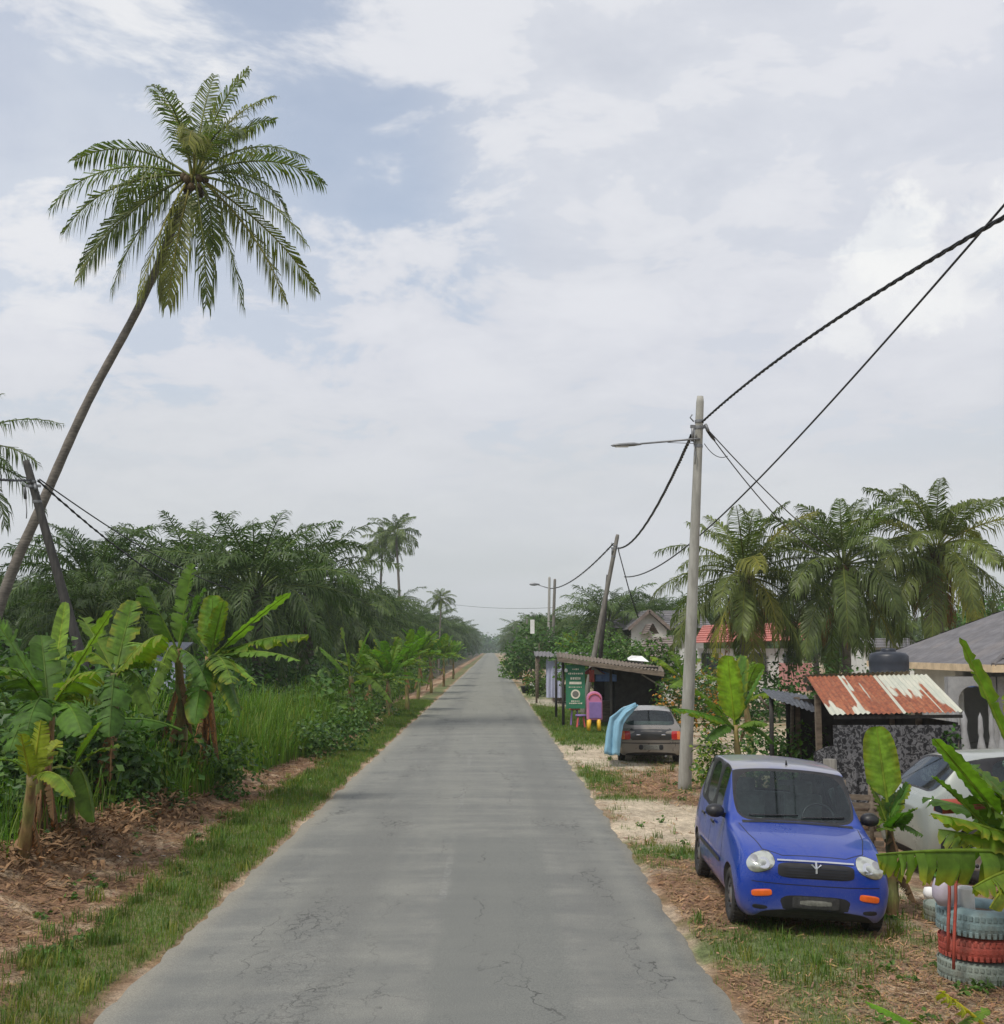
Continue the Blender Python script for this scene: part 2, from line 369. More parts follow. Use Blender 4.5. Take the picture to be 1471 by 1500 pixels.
# road with ragged edges
rd = MB(); rys = axis([(-60, 5, 5), (5, 40, .12), (40, 100, 1), (100, 1500, 50)])
cols_ = [0, .012, .06, .25, .5, .75, .94, .988, 1]
for y in rys:
    a = XL + .09 * fb(0, y, 1.3, 2) + .05 * fb(0, y, 6, 4); b = XR + .08 * fb(7, y, 1.2, 6) + .05 * fb(3, y, 6, 8)
    for i, k in enumerate(cols_):
        x = a + (b - a) * k
        z = .012 + .035 * (1 - ((k - .5) * 2) ** 2) - (.06 if i in (0, len(cols_) - 1) else 0)
        rd.v.append((x, y, z)); rd.c.append((1, 1, 1))
w = len(cols_)
for j in range(len(rys) - 1):
    for i in range(w - 1):
        rd.f.append([j * w + i, j * w + i + 1, (j + 1) * w + i + 1, (j + 1) * w + i]); rd.m.append(0); rd.sm.append(True)
def roadmat():
    m, t, out = nt('asphalt'); n = N(t); p = n.n('BsdfPrincipled'); tc = n.n('TexCoord').outputs['Object']
    sep = n.n('SeparateXYZ'); n.l(tc, sep.inputs[0]); X = sep.outputs['X']; Y = sep.outputs['Y']
    grain = n.noise(tc, 90, 4, .8); mid = n.noise(tc, 2.5, 7, .7); band = n.noise(n.mapping(tc, (.25, 1.2, 1)), 1.0, 5, .65); lg = n.noise(n.mapping(tc, (1.6, .12, 1)), 1., 4, .6)
    c = n.mix(n.ramp(band, .35, .65), (.148, .152, .141), (.205, .206, .184))
    c = n.mix(n.ramp(n.noise(n.mapping(tc, (1, .5, 1)), 5.5, 6, .7), .45, .7, 0, .35), c, (.22, .215, .19))
    c = n.mix(n.ramp(mid, .35, .7, 0, .5), c, (.135, .138, .131))
    c = n.mix(n.ramp(lg, .4, .65, 0, .45), c, (.20, .201, .177))
    # smooth worn resurfaced strip in the middle of the carriageway
    Xw = n.math('ADD', X, n.math('MULTIPLY', n.math('SUBTRACT', n.noise(tc, 1.3, 4, .6), .5), .22))
    strip = n.math('MULTIPLY', n.ramp(Xw, -.55, -.42), n.ramp(Xw, .72, .58))
    strip = n.math('MULTIPLY', strip, n.ramp(Y, 17.5, 15.5))
    c = n.mix(n.math('MULTIPLY', strip, .7), c, (.145, .15, .138))
    # paler shoulders and far part
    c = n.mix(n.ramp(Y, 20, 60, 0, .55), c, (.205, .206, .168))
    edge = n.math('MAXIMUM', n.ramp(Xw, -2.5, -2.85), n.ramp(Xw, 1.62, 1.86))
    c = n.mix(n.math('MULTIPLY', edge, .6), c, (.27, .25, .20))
    trk = n.math('MAXIMUM', n.math('MULTIPLY', n.ramp(Xw, -2.15, -1.75), n.ramp(Xw, -1.0, -1.35)), n.math('MULTIPLY', n.ramp(Xw, .55, .85), n.ramp(Xw, 1.5, 1.2)))
    c = n.mix(n.math('MULTIPLY', trk, n.ramp(lg, .35, .65, .05, .5)), c, (.12, .123, .117))
    gs = n.ramp(grain, .25, .75, .66, 1.36); cc = n.n('CombineColor'); [n.l(gs, cc.inputs[i]) for i in range(3)]
    c = n.mix(1., c, cc.outputs[0], 'MULTIPLY')
    # oil drips / small dark spots
    vs = n.n('TexVoronoi'); vs.inputs['Scale'].default_value = 3.1; n.l(tc, vs.inputs['Vector'])
    c = n.mix(n.math('MULTIPLY', n.ramp(vs.outputs['Distance'], .09, .03), n.ramp(mid, .5, .6, 0, .5)), c, (.08, .08, .08))
    # crazing cracks
    def crack(sc, wd, lo, hi, st, X0, X1):
        wv = n.n('VectorMath', operation='ADD'); n.l(n.mapping(tc, (1, st, 1)), wv.inputs[0])
        nn = n.n('TexNoise'); nn.inputs['Scale'].default_value = 3; nn.inputs['Detail'].default_value = 6; n.l(tc, nn.inputs['Vector'])
        sc_ = n.n('VectorMath', operation='SCALE'); n.l(nn.outputs['Color'], sc_.inputs[0]); sc_.inputs['Scale'].default_value = .5
        n.l(sc_.outputs[0], wv.inputs[1])
        v = n.n('TexVoronoi', feature='DISTANCE_TO_EDGE'); v.inputs['Scale'].default_value = sc; n.l(wv.outputs[0], v.inputs['Vector'])
        line = n.ramp(v.outputs['Distance'], wd, wd * .3)
        msk = n.ramp(n.noise(n.mapping(tc, (1, .35, 1)), .9, 4, .6), lo, hi)
        zone = n.math('MULTIPLY', n.ramp(X, X0 - .3, X0 + .1), n.ramp(X, X1 + .3, X1 - .1))
        return n.math('MULTIPLY', line, n.math('MULTIPLY', msk, zone))
    k1 = crack(7.5, .05, .50, .66, .22, -1.9, -1.0); k2 = crack(1.3, .013, .46, .62, .12, -2.7, 1.7); k3 = crack(7.0, .05, .54, .68, .35, .5, 1.2)
    k = n.math('MAXIMUM', k1, n.math('MAXIMUM', k2, k3), True)
    c = n.mix(n.math('MULTIPLY', k, .7), c, (.045, .045, .043))
    # worn centre dashes
    yy = n.math('MODULO', n.math('ADD', Y, 1.5), 7.0)
    dash = n.math('MULTIPLY', n.math('MULTIPLY', n.ramp(yy, 0, .1), n.ramp(yy, 2.6, 2.5)), n.math('MULTIPLY', n.ramp(X, -.56, -.54), n.ramp(X, -.46, -.48)))
    dash = n.math('MULTIPLY', dash, n.ramp(n.noise(tc, 14, 6, .8), .45, .65, 0, .3))
    c = n.mix(dash, c, (.36, .36, .34))
    n.l(c, p.inputs['Base Color']); p.inputs['Roughness'].default_value = .88; p.inputs['Specular IOR Level'].default_value = .25
    b = n.n('Bump'); b.inputs['Strength'].default_value = .5; b.inputs['Distance'].default_value = .012
    hh = n.math('SUBTRACT', n.noise(tc, 70, 5, .8), n.math('MULTIPLY', k, .8)); n.l(hh, b.inputs['Height']); n.l(b.outputs[0], p.inputs['Normal'])
    n.l(p.outputs[0], out.inputs[0]); return m
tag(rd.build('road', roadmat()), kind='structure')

# short verge grass (blades)
lawn = MB(); rr = random.Random(3)
def blade(mb, x, y, z, h, w, lean, az, c, seg=1):
    wx, wy = cos(az + pi / 2) * w, sin(az + pi / 2) * w; dx, dy = cos(az) * lean, sin(az) * lean
    b = len(mb.v)
    if seg == 1:
        mb.v += [(x - wx, y - wy, z - .01), (x + wx, y + wy, z - .01), (x + dx, y + dy, z + h)]; mb.c += [c] * 3
        mb.f.append([b, b + 1, b + 2]); mb.m.append(0); mb.sm.append(False)
    else:
        pts = []
        for i in range(seg):
            t = i / seg; k = 1 - t * .55
            px, py, pz = x + dx * t ** 1.9, y + dy * t ** 1.9, z + h * (1.35 * t - .35 * t ** 3)
            mb.v += [(px - wx * k, py - wy * k, pz), (px + wx * k, py + wy * k, pz)]; mb.c += [c] * 2
        mb.v.append((x + dx, y + dy, z + h * (1 - .25 * min(1, lean / h)))); mb.c.append(c)
        for i in range(seg - 1):
            mb.f.append([b + 2 * i, b + 2 * i + 1, b + 2 * i + 3, b + 2 * i + 2]); mb.m.append(0); mb.sm.append(True)
        mb.f.append([b + 2 * seg - 2, b + 2 * seg - 1, b + 2 * seg]); mb.m.append(0); mb.sm.append(True)
def gcol(r, dry=.15):
    k = r.uniform(.7, 1.25); 
    if r.random() < dry: return (1.9 * k, 1.15 * k, 1.1 * k)
    return (r.uniform(.8, 1.25) * k, k, r.uniform(.7, 1.1) * k)
def scatter_lawn(x0, x1, y0, y1, n):
    for _ in range(n):
        u = rr.random(); y = y0 * (y1 / y0) ** u; x = rr.uniform(x0, x1)
        h, c, l, s = ginfo(x, y)
        if rr.random() > l * 1.15: continue
        sc = (y / 10) ** .55
        blade(lawn, x, y, h, rr.uniform(.025, .065) * min(sc, 1.6), .003 * sc * 1.3, rr.uniform(.0, .05), rr.uniform(0, 6.28), gcol(rr))
scatter_lawn(-4.6, -2.85, 7, 60, 95000)
scatter_lawn(1.8, 4.8, 7, 60, 110000)
for _ in range(900):     # taller tufts and weeds breaking up the verges
    y = 7.5 * (50 / 7.5) ** rr.random(); x = rr.choice([rr.uniform(-4.3, -2.95), rr.uniform(-4.2, -3.6), rr.uniform(1.95, 4.6)])
    h, c, l, s = ginfo(x, y)
    if rr.random() > .25 + l: continue
    k = rr.uniform(.6, 1.1); n_ = rr.randint(8, 22); dry = rr.random() < .25
    for _ in range(n_):
        q = rr.uniform(.07, .17); cc = gcol(rr, 1 if dry else .1); blade(lawn, x + rr.gauss(0, .04), y + rr.gauss(0, .04), h, q, .0045 * (y / 10) ** .4, rr.uniform(.02, .12), rr.uniform(0, 6.28), (cc[0] * k, cc[1] * k, cc[2] * k), 2)
tag(lawn.build('verge_grass', M['grass']), 'short patchy green grass growing along both road verges', 'grass', kind='stuff')

# dry straw, fallen leaves and litter
st = MB()
def litter(x0, x1, y0, y1, n, big=.25, br=1.):
    for _ in range(n):
        u = rr.random(); y = y0 * (y1 / y0) ** u; x = rr.uniform(x0, x1); h, c, l, s = ginfo(x, y)
        if rr.random() > s * 1.1: continue
        az = rr.uniform(0, 6.28); sc = (y / 10) ** .5
        L = rr.uniform(.025, .085) * sc; w_ = rr.uniform(.003, .006) * sc
        if rr.random() < big: w_ *= rr.uniform(2, 4)
        d = V((cos(az), sin(az), rr.uniform(-.1, .35))) * L; sd = V((-sin(az), cos(az), rr.uniform(-.3, .3))) * w_
        o = V((x, y, h + rr.uniform(0.003, .02))); k = rr.uniform(.5, 1.3) * br
        col = (k, k * rr.uniform(.75, 1), k * rr.uniform(.65, 1.05))
        st.add([o - sd, o + sd, o + d + sd, o + d - sd], [(0, 1, 2, 3)], 0, col)
litter(-6.3, -3.4, 7, 36, 36000, .05)
litter(1.9, 4.9, 7, 30, 60000, .05, 1.35)
# heaped dry banana leaves below the clump on the left
for _ in range(1500):
    a = rr.gauss(0, 1); b = rr.gauss(0, 1); t = rr.random()
    x = -5.15 + a * .30 + t * .25; y = 12.6 + t * 6.5 + b * .3
    z = gz(x, y) + max(0, .16 * exp(-a * a)) * rr.random() + .02; az = rr.uniform(0, 6.28); L = rr.uniform(.08, .24)
    d = V((cos(az), sin(az), rr.uniform(-.2, .5))) * L; sd = V((-sin(az), cos(az), rr.uniform(-.6, .6))) * rr.uniform(.008, .028); o = V((x, y, z)); k = rr.uniform(.35, 1.4)
    mid = o + d * .5 + V((0, 0, rr.uniform(0, .05)))
    st.add([o - sd * .5, o + sd * .5, mid + sd, mid - sd, o + d], [(0, 1, 2, 3), (3, 2, 4)], 0, (k, k * .85, k * .8))
tag(st.build('dry_litter', M['straw']), 'brown straw and dead leaves covering the verge soil', 'leaf litter', kind='stuff')
# ------------------------------------------------------------------ plants
UP = V((0, 0, 1))
def frond(mb, base, az, el, L, droop, ll, nl, r, hang=.6, lw=.022, roll=0, col=(1, 1, 1), spread=0., rach=.022, start=.16, seg=12, tipc=None):
    p = V(base); pts = [p.copy()]; tans = []
    da = r.uniform(-.12, .12)
    for i in range(seg):
        t = (i + .5) / seg; e = el - droop * t ** 1.35; a = az + da * t
        d = V((cos(a) * cos(e), sin(a) * cos(e), sin(e))); tans.append(d); p = p + d * (L / seg); pts.append(p.copy())
    tans.append(tans[-1])
    rc = (col[0] * 1.7, col[1] * 1.45, col[2] * 1.1)
    mb.tube(pts, [rach * (1 - .85 * i / seg) + .003 for i in range(seg + 1)], 4, 0, rc, cap=False)
    for side in (-1, 1):
        for k in range(nl):
            t = start + (1 - start) * (k + r.random() * .6) / nl
            f = t * seg; i = min(int(f), seg - 1); q = pts[i].lerp(pts[i + 1], f - i); T = tans[i].lerp(tans[i + 1], f - i).normalized()
            S = T.cross(UP)
            if S.length < .05: S = V((-sin(az), cos(az), 0))
            S.normalize(); Nn = S.cross(T)
            S2 = S * cos(roll) + Nn * sin(roll); N2 = -S * sin(roll) + Nn * cos(roll)
            l = ll * (.45 + .75 * sin(pi * min(1, .12 + t * .8))) * (1 - .35 * max(0, t - .75) / .25) * r.uniform(.85, 1.1)
            a = .35 + .55 * t + r.uniform(-.12, .12); ud = r.uniform(-spread, spread) + .12
            d = (S2 * side * cos(a) + T * sin(a) + N2 * ud).normalized()
            h = hang * r.uniform(.75, 1.25)
            mid = q + d * l * .5 - UP * l * h * .12
            tip = q + d * l * (1 - .33 * min(h, 1.3)) - UP * l * h * .62
            W = (T - d * T.dot(d)); W = W.normalized() if W.length > .01 else N2
            k_ = r.uniform(.75, 1.2); cc = (col[0] * k_, col[1] * k_, col[2] * k_)
            if tipc and r.random() < .3: cc = tuple(x * k_ for x in tipc)
            w = lw * r.uniform(.8, 1.2)
            mb.add([q - W * w * .6, q + W * w * .6, mid + W * w, mid - W * w, tip], [(0, 1, 2, 3), (3, 2, 4)], 0, cc)

def coconut_crown(seed, nf=26, L=4.4, ll=.85, nl=46, lw=.026, yellow=.2, down=.0, tilt=None, dead=3):
    r = random.Random(seed); mb = MB(); dd = MB()
    for i in range(nf):
        u = i / (nf - 1); az = i * 2.399963 + r.uniform(-.2, .2)
        el = 1.42 - 1.9 * u ** .9 - down * u; dr = r.uniform(1.0, 1.7) * (.75 + .35 * u) 
        if el < -.3: dr *= .5
        k = r.uniform(.75, 1.15); c = (k, k, k)
        if r.random() < yellow: c = (1.55 * k, 1.25 * k, .9 * k)
        frond(mb, V((cos(az) * .12, sin(az) * .12, .1 - .25 * u)), az, el, L * r.uniform(.82, 1.05) * (.8 if u < .12 else 1), dr, ll, nl, r, hang=.75 + .45 * u, lw=lw * r.uniform(.85, 1.1), roll=r.uniform(-.55, .55), spread=.2, col=c, rach=.04)
    for i in range(dead):
        az = r.uniform(0, 6.28)
        frond(dd, V((0, 0, -.25)), az, -1.0, L * .7, .5, ll * .6, 24, r, hang=1, lw=.02, col=(1.1, .9, .6), rach=.03)
    return mb, dd
def nuts(seed, n=12, s=.13):
    r = random.Random(seed); mb = MB()
    for i in range(n):
        a = r.uniform(0, 6.28); c = V((cos(a) * r.uniform(.22, .38), sin(a) * r.uniform(.22, .38), r.uniform(-.55, -.1)))
        k = r.uniform(.6, 1.5)
        mb.lathe([(0.001, -s * 1.15), (s * .6, -s), (s, -.3 * s), (s * .95, .4 * s), (s * .5, s), (.001, s * 1.1)], c, 8, 0, (k * 1.2, k, k * .7))
    return mb
def trunk_mb(path, r0, r1, n=9, flare=1.5):
    pts = []
    k = 40
    for i in range(k + 1):
        t = i / k; f = t * (len(path) - 1); j = min(int(f), len(path) - 2); u = f - j
        p0 = V(path[max(j - 1, 0)]); p1 = V(path[j]); p2 = V(path[j + 1]); p3 = V(path[min(j + 2, len(path) - 1)])
        pts.append(.5 * ((2 * p1) + (p2 - p0) * u + (2 * p0 - 5 * p1 + 4 * p2 - p3) * u * u + (3 * p1 - p0 - 3 * p2 + p3) * u ** 3))
    rad = [(r0 + (r1 - r0) * i / k) * (1 + (flare - 1) * exp(-i / k * 14)) * (1.0 + .05 * (i % 2)) for i in range(k + 1)]
    mb = MB(); cols = [(1, 1, 1) if i % 2 else (.78, .78, .78) for i in range(k + 1)]
    mb.tube(pts, rad, n, 0, cols=cols); return mb

# --- the tall leaning coconut palm
lp = thing('coconut_palm', 'tall coconut palm leaning right on a long bare trunk above the banana plants', 'palm tree', (0, 0, 0))
YP = 34.
pth = [P(-62, 1020, YP), P(5, 872, YP), P(60, 742, YP), P(128, 590, YP), P(212, 432, YP), P(284, 258, YP)]
pth[0].z = -.2
off = pth[0].copy(); lp.location = off
trunk_mb([p - off for p in pth], .165, .10).build('trunk', M['trunk'], lp)
mb = MB(); dd = MB(); r = random.Random(12)
top = pth[-1] - off
# azimuth in degrees (0 = right, 90 = away), elevation, length, droop
HF = [(170, 38, 4.7, 60), (195, 12, 4.9, 75), (215, -12, 4.4, 55), (180, -25, 4.2, 40), (150, 25, 3.9, 80), (100, 70, 4.0, 45), (80, 84, 4.5, 22), (60, 66, 4.2, 50), (30, 72, 4.5, 45), (0, 80, 4.3, 30), (45, 62, 4.5, 40), (150, 78, 4.2, 40), (20, 50, 4.2, 75), (5, 28, 4.4, 70), (350, 10, 3.8, 85), (340, -15, 4.3, 45), (20, -28, 4.4, 30),
      (355, -42, 4.4, 30), (330, -55, 4.2, 25), (300, -62, 4.3, 20), (260, -68, 4.4, 15), (240, -58, 4.4, 20), (220, -48, 4.2, 30), (205, -35, 4.3, 35), (285, 35, 3.9, 100), (260, 62, 3.9, 80), (120, -20, 4.0, 60), (90, 10, 3.8, 80), (310, 48, 3.6, 95)]
for (az, el, L, dr) in HF:
    k = r.uniform(.8, 1.2); c = (k, k, k)
    if r.random() < .22: c = (1.7 * k, 1.35 * k, k)
    frond(mb, top + V((cos(radians(az)) * .1, sin(radians(az)) * .1, 0)), radians(az), radians(el), L * (.92 if el > 0 else 1.12) * r.uniform(.93, 1.03), radians(dr), .80, 58, r, hang=.75 + .6 * max(0, -el / 60 + .3), lw=.026, roll=r.uniform(-.6, .6), col=c, rach=.04, spread=.25, tipc=(1.5, 1.25, .9))
mb.build('crown', M['palm'], lp)
nb = nuts(5, 9, .12); nb.v = [tuple(V(v) + top) for v in nb.v]; nb.build('coconut_cluster', M['coconut'], lp)

# --- coconut palm kinds
def palm_thing(name, label, seed, H, lean=(0, 0), scale=1., yellow=.2, down=0, kw={}, group=None, r0=.2, nutn=14, matn='palm'):
    o = thing(name, label, 'palm tree', (0, 0, 0), 0, group)
    pts = [V((0, 0, -.2)), V((lean[0] * .2, lean[1] * .2, H * .35)), V((lean[0] * .55, lean[1] * .55, H * .7)), V((lean[0], lean[1], H))]
    trunk_mb(pts, r0, r0 * .7).build('trunk', M['trunk'], o)
    mb, dd = coconut_crown(seed, yellow=yellow, down=down, **kw); tp = pts[-1]
    mb.v = [(v[0] + tp.x, v[1] + tp.y, v[2] + tp.z) for v in mb.v]; mb.build('crown', M[matn], o)
    if dd.v:
        dd.v = [(v[0] + tp.x, v[1] + tp.y, v[2] + tp.z) for v in dd.v]; dd.build('dead_frond', M['dryleaf'], o)
    if nutn:
        nb = nuts(seed, nutn); nb.v = [(v[0] + tp.x, v[1] + tp.y, v[2] + tp.z) for v in nb.v]; nb.build('coconut_cluster', M['coconut'], o)
    return o
def put(o, px, Y, z=0., rz=0):
    q = P(px, 950, Y); o.location = (q.x, Y, z); o.rotation_euler = (0, 0, rz); return o
pe = palm_thing('coconut_palm', 'coconut palm cut off by the left edge, only frond tips showing', 31, 9.3); put(pe, -112, 40)
Y3 = 50.
hh = lambda py, Y: P(700, py, Y).z
put(palm_thing('coconut_palm', 'yellowing coconut palm just right of the street lamp pole', 41, hh(842, Y3), (.2, 0), yellow=.14, down=.35, kw=dict(L=4.8, nf=37, ll=.9, lw=.032, nl=54, dead=6), matn='palm_y'), 1088, Y3)
put(palm_thing('coconut_palm', 'middle one of the three bushy coconut palms behind the rusty shed', 43, hh(826, 50), (0, 0), yellow=.10, down=.45, kw=dict(L=5.0, nf=38, ll=.9, lw=.032, nl=54, dead=2)), 1240, 50, rz=1)
put(palm_thing('coconut_palm', 'coconut palm with orange fruit stalks above the grey roofed house', 47, hh(802, 50), (0, 0), yellow=.12, down=.35, kw=dict(L=4.8, nf=37, ll=.9, lw=.032, nl=54, dead=5), matn='palm_y', nutn=22), 1378, 50, rz=2)
fp = palm_thing('coconut_palm', 'tall slender coconut palm against the sky left of the far road', 51, hh(780, 150), (-.9, 0), yellow=0, kw=dict(L=4.2, nf=20, nl=26, lw=.06, ll=.95, dead=0), nutn=0); put(fp, 588, 150)
q = P(548, 950, 150); copy_tree(fp, (q.x, 156, 0), 2.1, .95, 'coconut palm rising out of dark palms left of the slender one')
q = P(643, 950, 150); copy_tree(fp, (P(643, 950, 120).x, 120, 0), 4.1, .44, 'short bushy coconut palm beside the road far on the left')

# --- oil palms
def oil_palm(seed, H):
    r = random.Random(seed); o = thing('oil_palm', 'x', 'palm tree')
    t = MB(); k = 26; pts = [V((0, 0, -.3 + (H + .3) * i / k)) for i in range(k + 1)]
    t.tube(pts, [.34 + .09 * (i % 2) - .08 * i / k for i in range(k + 1)], 9, smooth=False)
    for i in range(70):
        a = r.uniform(0, 6.28); z = r.uniform(.5, H); b = V((cos(a) * .3, sin(a) * .3, z)); t.tube([b, b + V((cos(a) * .22, sin(a) * .22, .22))], [.07, .03], 4)
    t.build('trunk', M['oiltrunk'], o)
    mb = MB(); nf = 50
    for i in range(nf):
        u = i / (nf - 1); az = i * 2.399963 + r.uniform(-.2, .2); el = 1.35 - 1.75 * u + r.uniform(-.1, .1)
        k_ = r.uniform(.7, 1.2)
        frond(mb, V((cos(az) * .25, sin(az) * .25, H - .3 * u)), az, el, r.uniform(4.4, 5.6) * (.85 if u < .1 else 1), r.uniform(.9, 1.9), .8, 44, r, hang=.5 + .5 * u, lw=.034, roll=r.uniform(-.6, .6), col=(k_, k_, k_), spread=.5, rach=.05, start=.2, seg=9)
    mb.build('crown', M['oil'], o)
    return o
oils = [oil_palm(101, 5.6), oil_palm(102, 6.3), oil_palm(103, 5.0)]
LOIL = []
OL = [(-10.4, 51, 1.0, 'tallest dark oil palm at the near edge of the plantation'), (-18.5, 54, .95, 'oil palm in the plantation just right of the leaning black pole'), (-24.5, 56, .74, 'oil palm at the far left of the plantation behind the crossing trunks'),
      (-14.6, 57, 1.08, 'broad oil palm right behind the tallest one at the plantation edge'), (-10.4, 66, 1.06, 'oil palm behind the yellow green roadside bananas on the left'), (-10.4, 82, 1.02, 'oil palm under the pair of far slender coconut palms'), (-30.5, 62, .72, 'oil palm nearest the left edge behind the leaning coconut trunk'), (-15.6, 46, .66, 'low oil palm between the leaning black pole and the tallest oil palm'),
      (-10.5, 100, .98, 'oil palm just left of the far slender coconut trunk base'), (-10.5, 122, .85, 'oil palm between the slender coconut palm and the short bushy palm'), (-10.5, 150, .85, 'oil palm right behind the short bushy palm on the left')]
lr = random.Random(77)
def place_oil(k, x, y, sc, label, group):
    o = oils[k]
    if not o.get('used'):
        o['used'] = 1; o.location = (x, y, -.3); o.rotation_euler = (0, 0, lr.uniform(0, 6.28)); o.scale = (sc, sc, sc); o['label'] = label
        if group: o['group'] = group
        return o
    c = copy_tree(o, (x, y, -.3), lr.uniform(0, 6.28), sc, label, group)
    if not group and 'group' in c: del c['group']
    return c
for i, (x, y, sc, lb) in enumerate(OL): place_oil(i % 3, x, y, sc, lb, 'oil palms of the plantation on the left')
for row in range(9):
    y = 70 + row * 9.5
    for c_ in range(6):
        x = -11.5 - c_ * 8.2 - (row % 2) * 3.5 + lr.uniform(-.8, .8)
        if y < 88 and c_ == 0: continue
        if x / y < -.47: continue
        place_oil(lr.randrange(3), x, y + lr.uniform(-1, 1), lr.uniform(.84, 1.02), 'dark oil palm in the deeper rows of the left plantation', 'deeper oil palm rows on the left')
for i, (x, y, sc, lb) in enumerate([(8.6, 86, .88, 'oil palm with spiky crown just behind the leaning wooden pole'), (13.0, 102, .84, 'oil palm standing above the grey gabled house'), (17.5, 98, .9, 'oil palm behind the roof ridge right of the gable'), (5.9, 112, .68, 'oil palm nearest the road behind the pair of far poles')]):
    place_oil(i % 3, x, y, sc, lb, 'oil palms behind the houses on the right')
for i in range(34):
    row, c_ = divmod(i, 9)
    x = 9 + c_ * 8.5 + lr.uniform(-1.5, 1.5); y = 108 + row * 11 + lr.uniform(-2, 2)
    if x / y > .47: continue
    place_oil(lr.randrange(3), x, y, lr.uniform(.72, .95), 'hazy oil palm in the background behind the houses', 'background oil palms on the right')
# far avenue trees on both sides of the road, hazy
for i in range(15):
    y = 165 + i * 26
    place_oil(lr.randrange(3), -8.2 - lr.uniform(0, 2.5), y, lr.uniform(1.0, 1.3), 'hazy palm lining the far left side of the road', 'far palms left of the road')
    place_oil(lr.randrange(3), 6.5 + lr.uniform(0, 3), y + 8, lr.uniform(.9, 1.15), 'hazy palm lining the far right side of the road', 'far palms right of the road')

# --- broadleaf masses
def leafblob(mb, c, rad, n, s, r, cols=((1, 1, 1),), shell=.55, seed=0.):
    c = V(c)
    for _ in range(n):
        while True:
            d = V((r.uniform(-1, 1), r.uniform(-1, 1), r.uniform(-1, 1)))
            if .01 < d.length <= 1: break
        d.normalize(); k = r.uniform(shell, 1) * (1 + .28 * noise.noise(d * 2.3 + V((seed, seed, seed))))
        if noise.noise(d * 3.1 + V((seed, 3, 1))) < -.28 and r.random() < .7: continue
        p = c + V((d.x * rad[0], d.y * rad[1], d.z * rad[2])) * k
        u = V((r.gauss(0, 1), r.gauss(0, 1), r.gauss(0, .6))).normalized(); w_ = u.cross(d + V((r.uniform(-.6, .6), r.uniform(-.6, .6), .3)))
        if w_.length < .05: continue
        w_.normalize(); q = s * r.uniform(.6, 1.3); k2 = r.uniform(.6, 1.3); cc = r.choice(cols); cc = (cc[0] * k2, cc[1] * k2, cc[2] * k2)
        mid = p + u * q * .5 + (d * .12 - UP * .1) * q
        mb.add([p, mid + w_ * q * .3, p + u * q - UP * q * .2, mid - w_ * q * .3], [(0, 1, 2), (0, 2, 3)], 0, cc)
def bush(name, label, cat, loc, blobs, n, s, seed, cols=((1, 1, 1),), trunk=.05, group=None, matn='broad'):
    r = random.Random(seed); o = thing(name, label, cat, loc, 0, group); mb = MB(); t = MB()
    for (c, rad) in blobs:
        leafblob(mb, c, rad, n, s, r, cols, .45, seed + c[0])
        e = V(c); t.tube([V((0, 0, -.1)), V((e.x * .4, e.y * .4, e.z * .5)), e * 1.0], [trunk, trunk * .7, trunk * .25], 6)
        for _ in range(4):
            q = e + V((r.uniform(-.7, .7) * rad[0], r.uniform(-.7, .7) * rad[1], r.uniform(-.3, .8) * rad[2])); t.tube([e * .7, q], [trunk * .3, trunk * .1], 4)
    t.build('trunk' if cat == 'tree' else 'stem', M['bark'], o); mb.build('crown' if cat == 'tree' else 'foliage', M[matn], o); return o
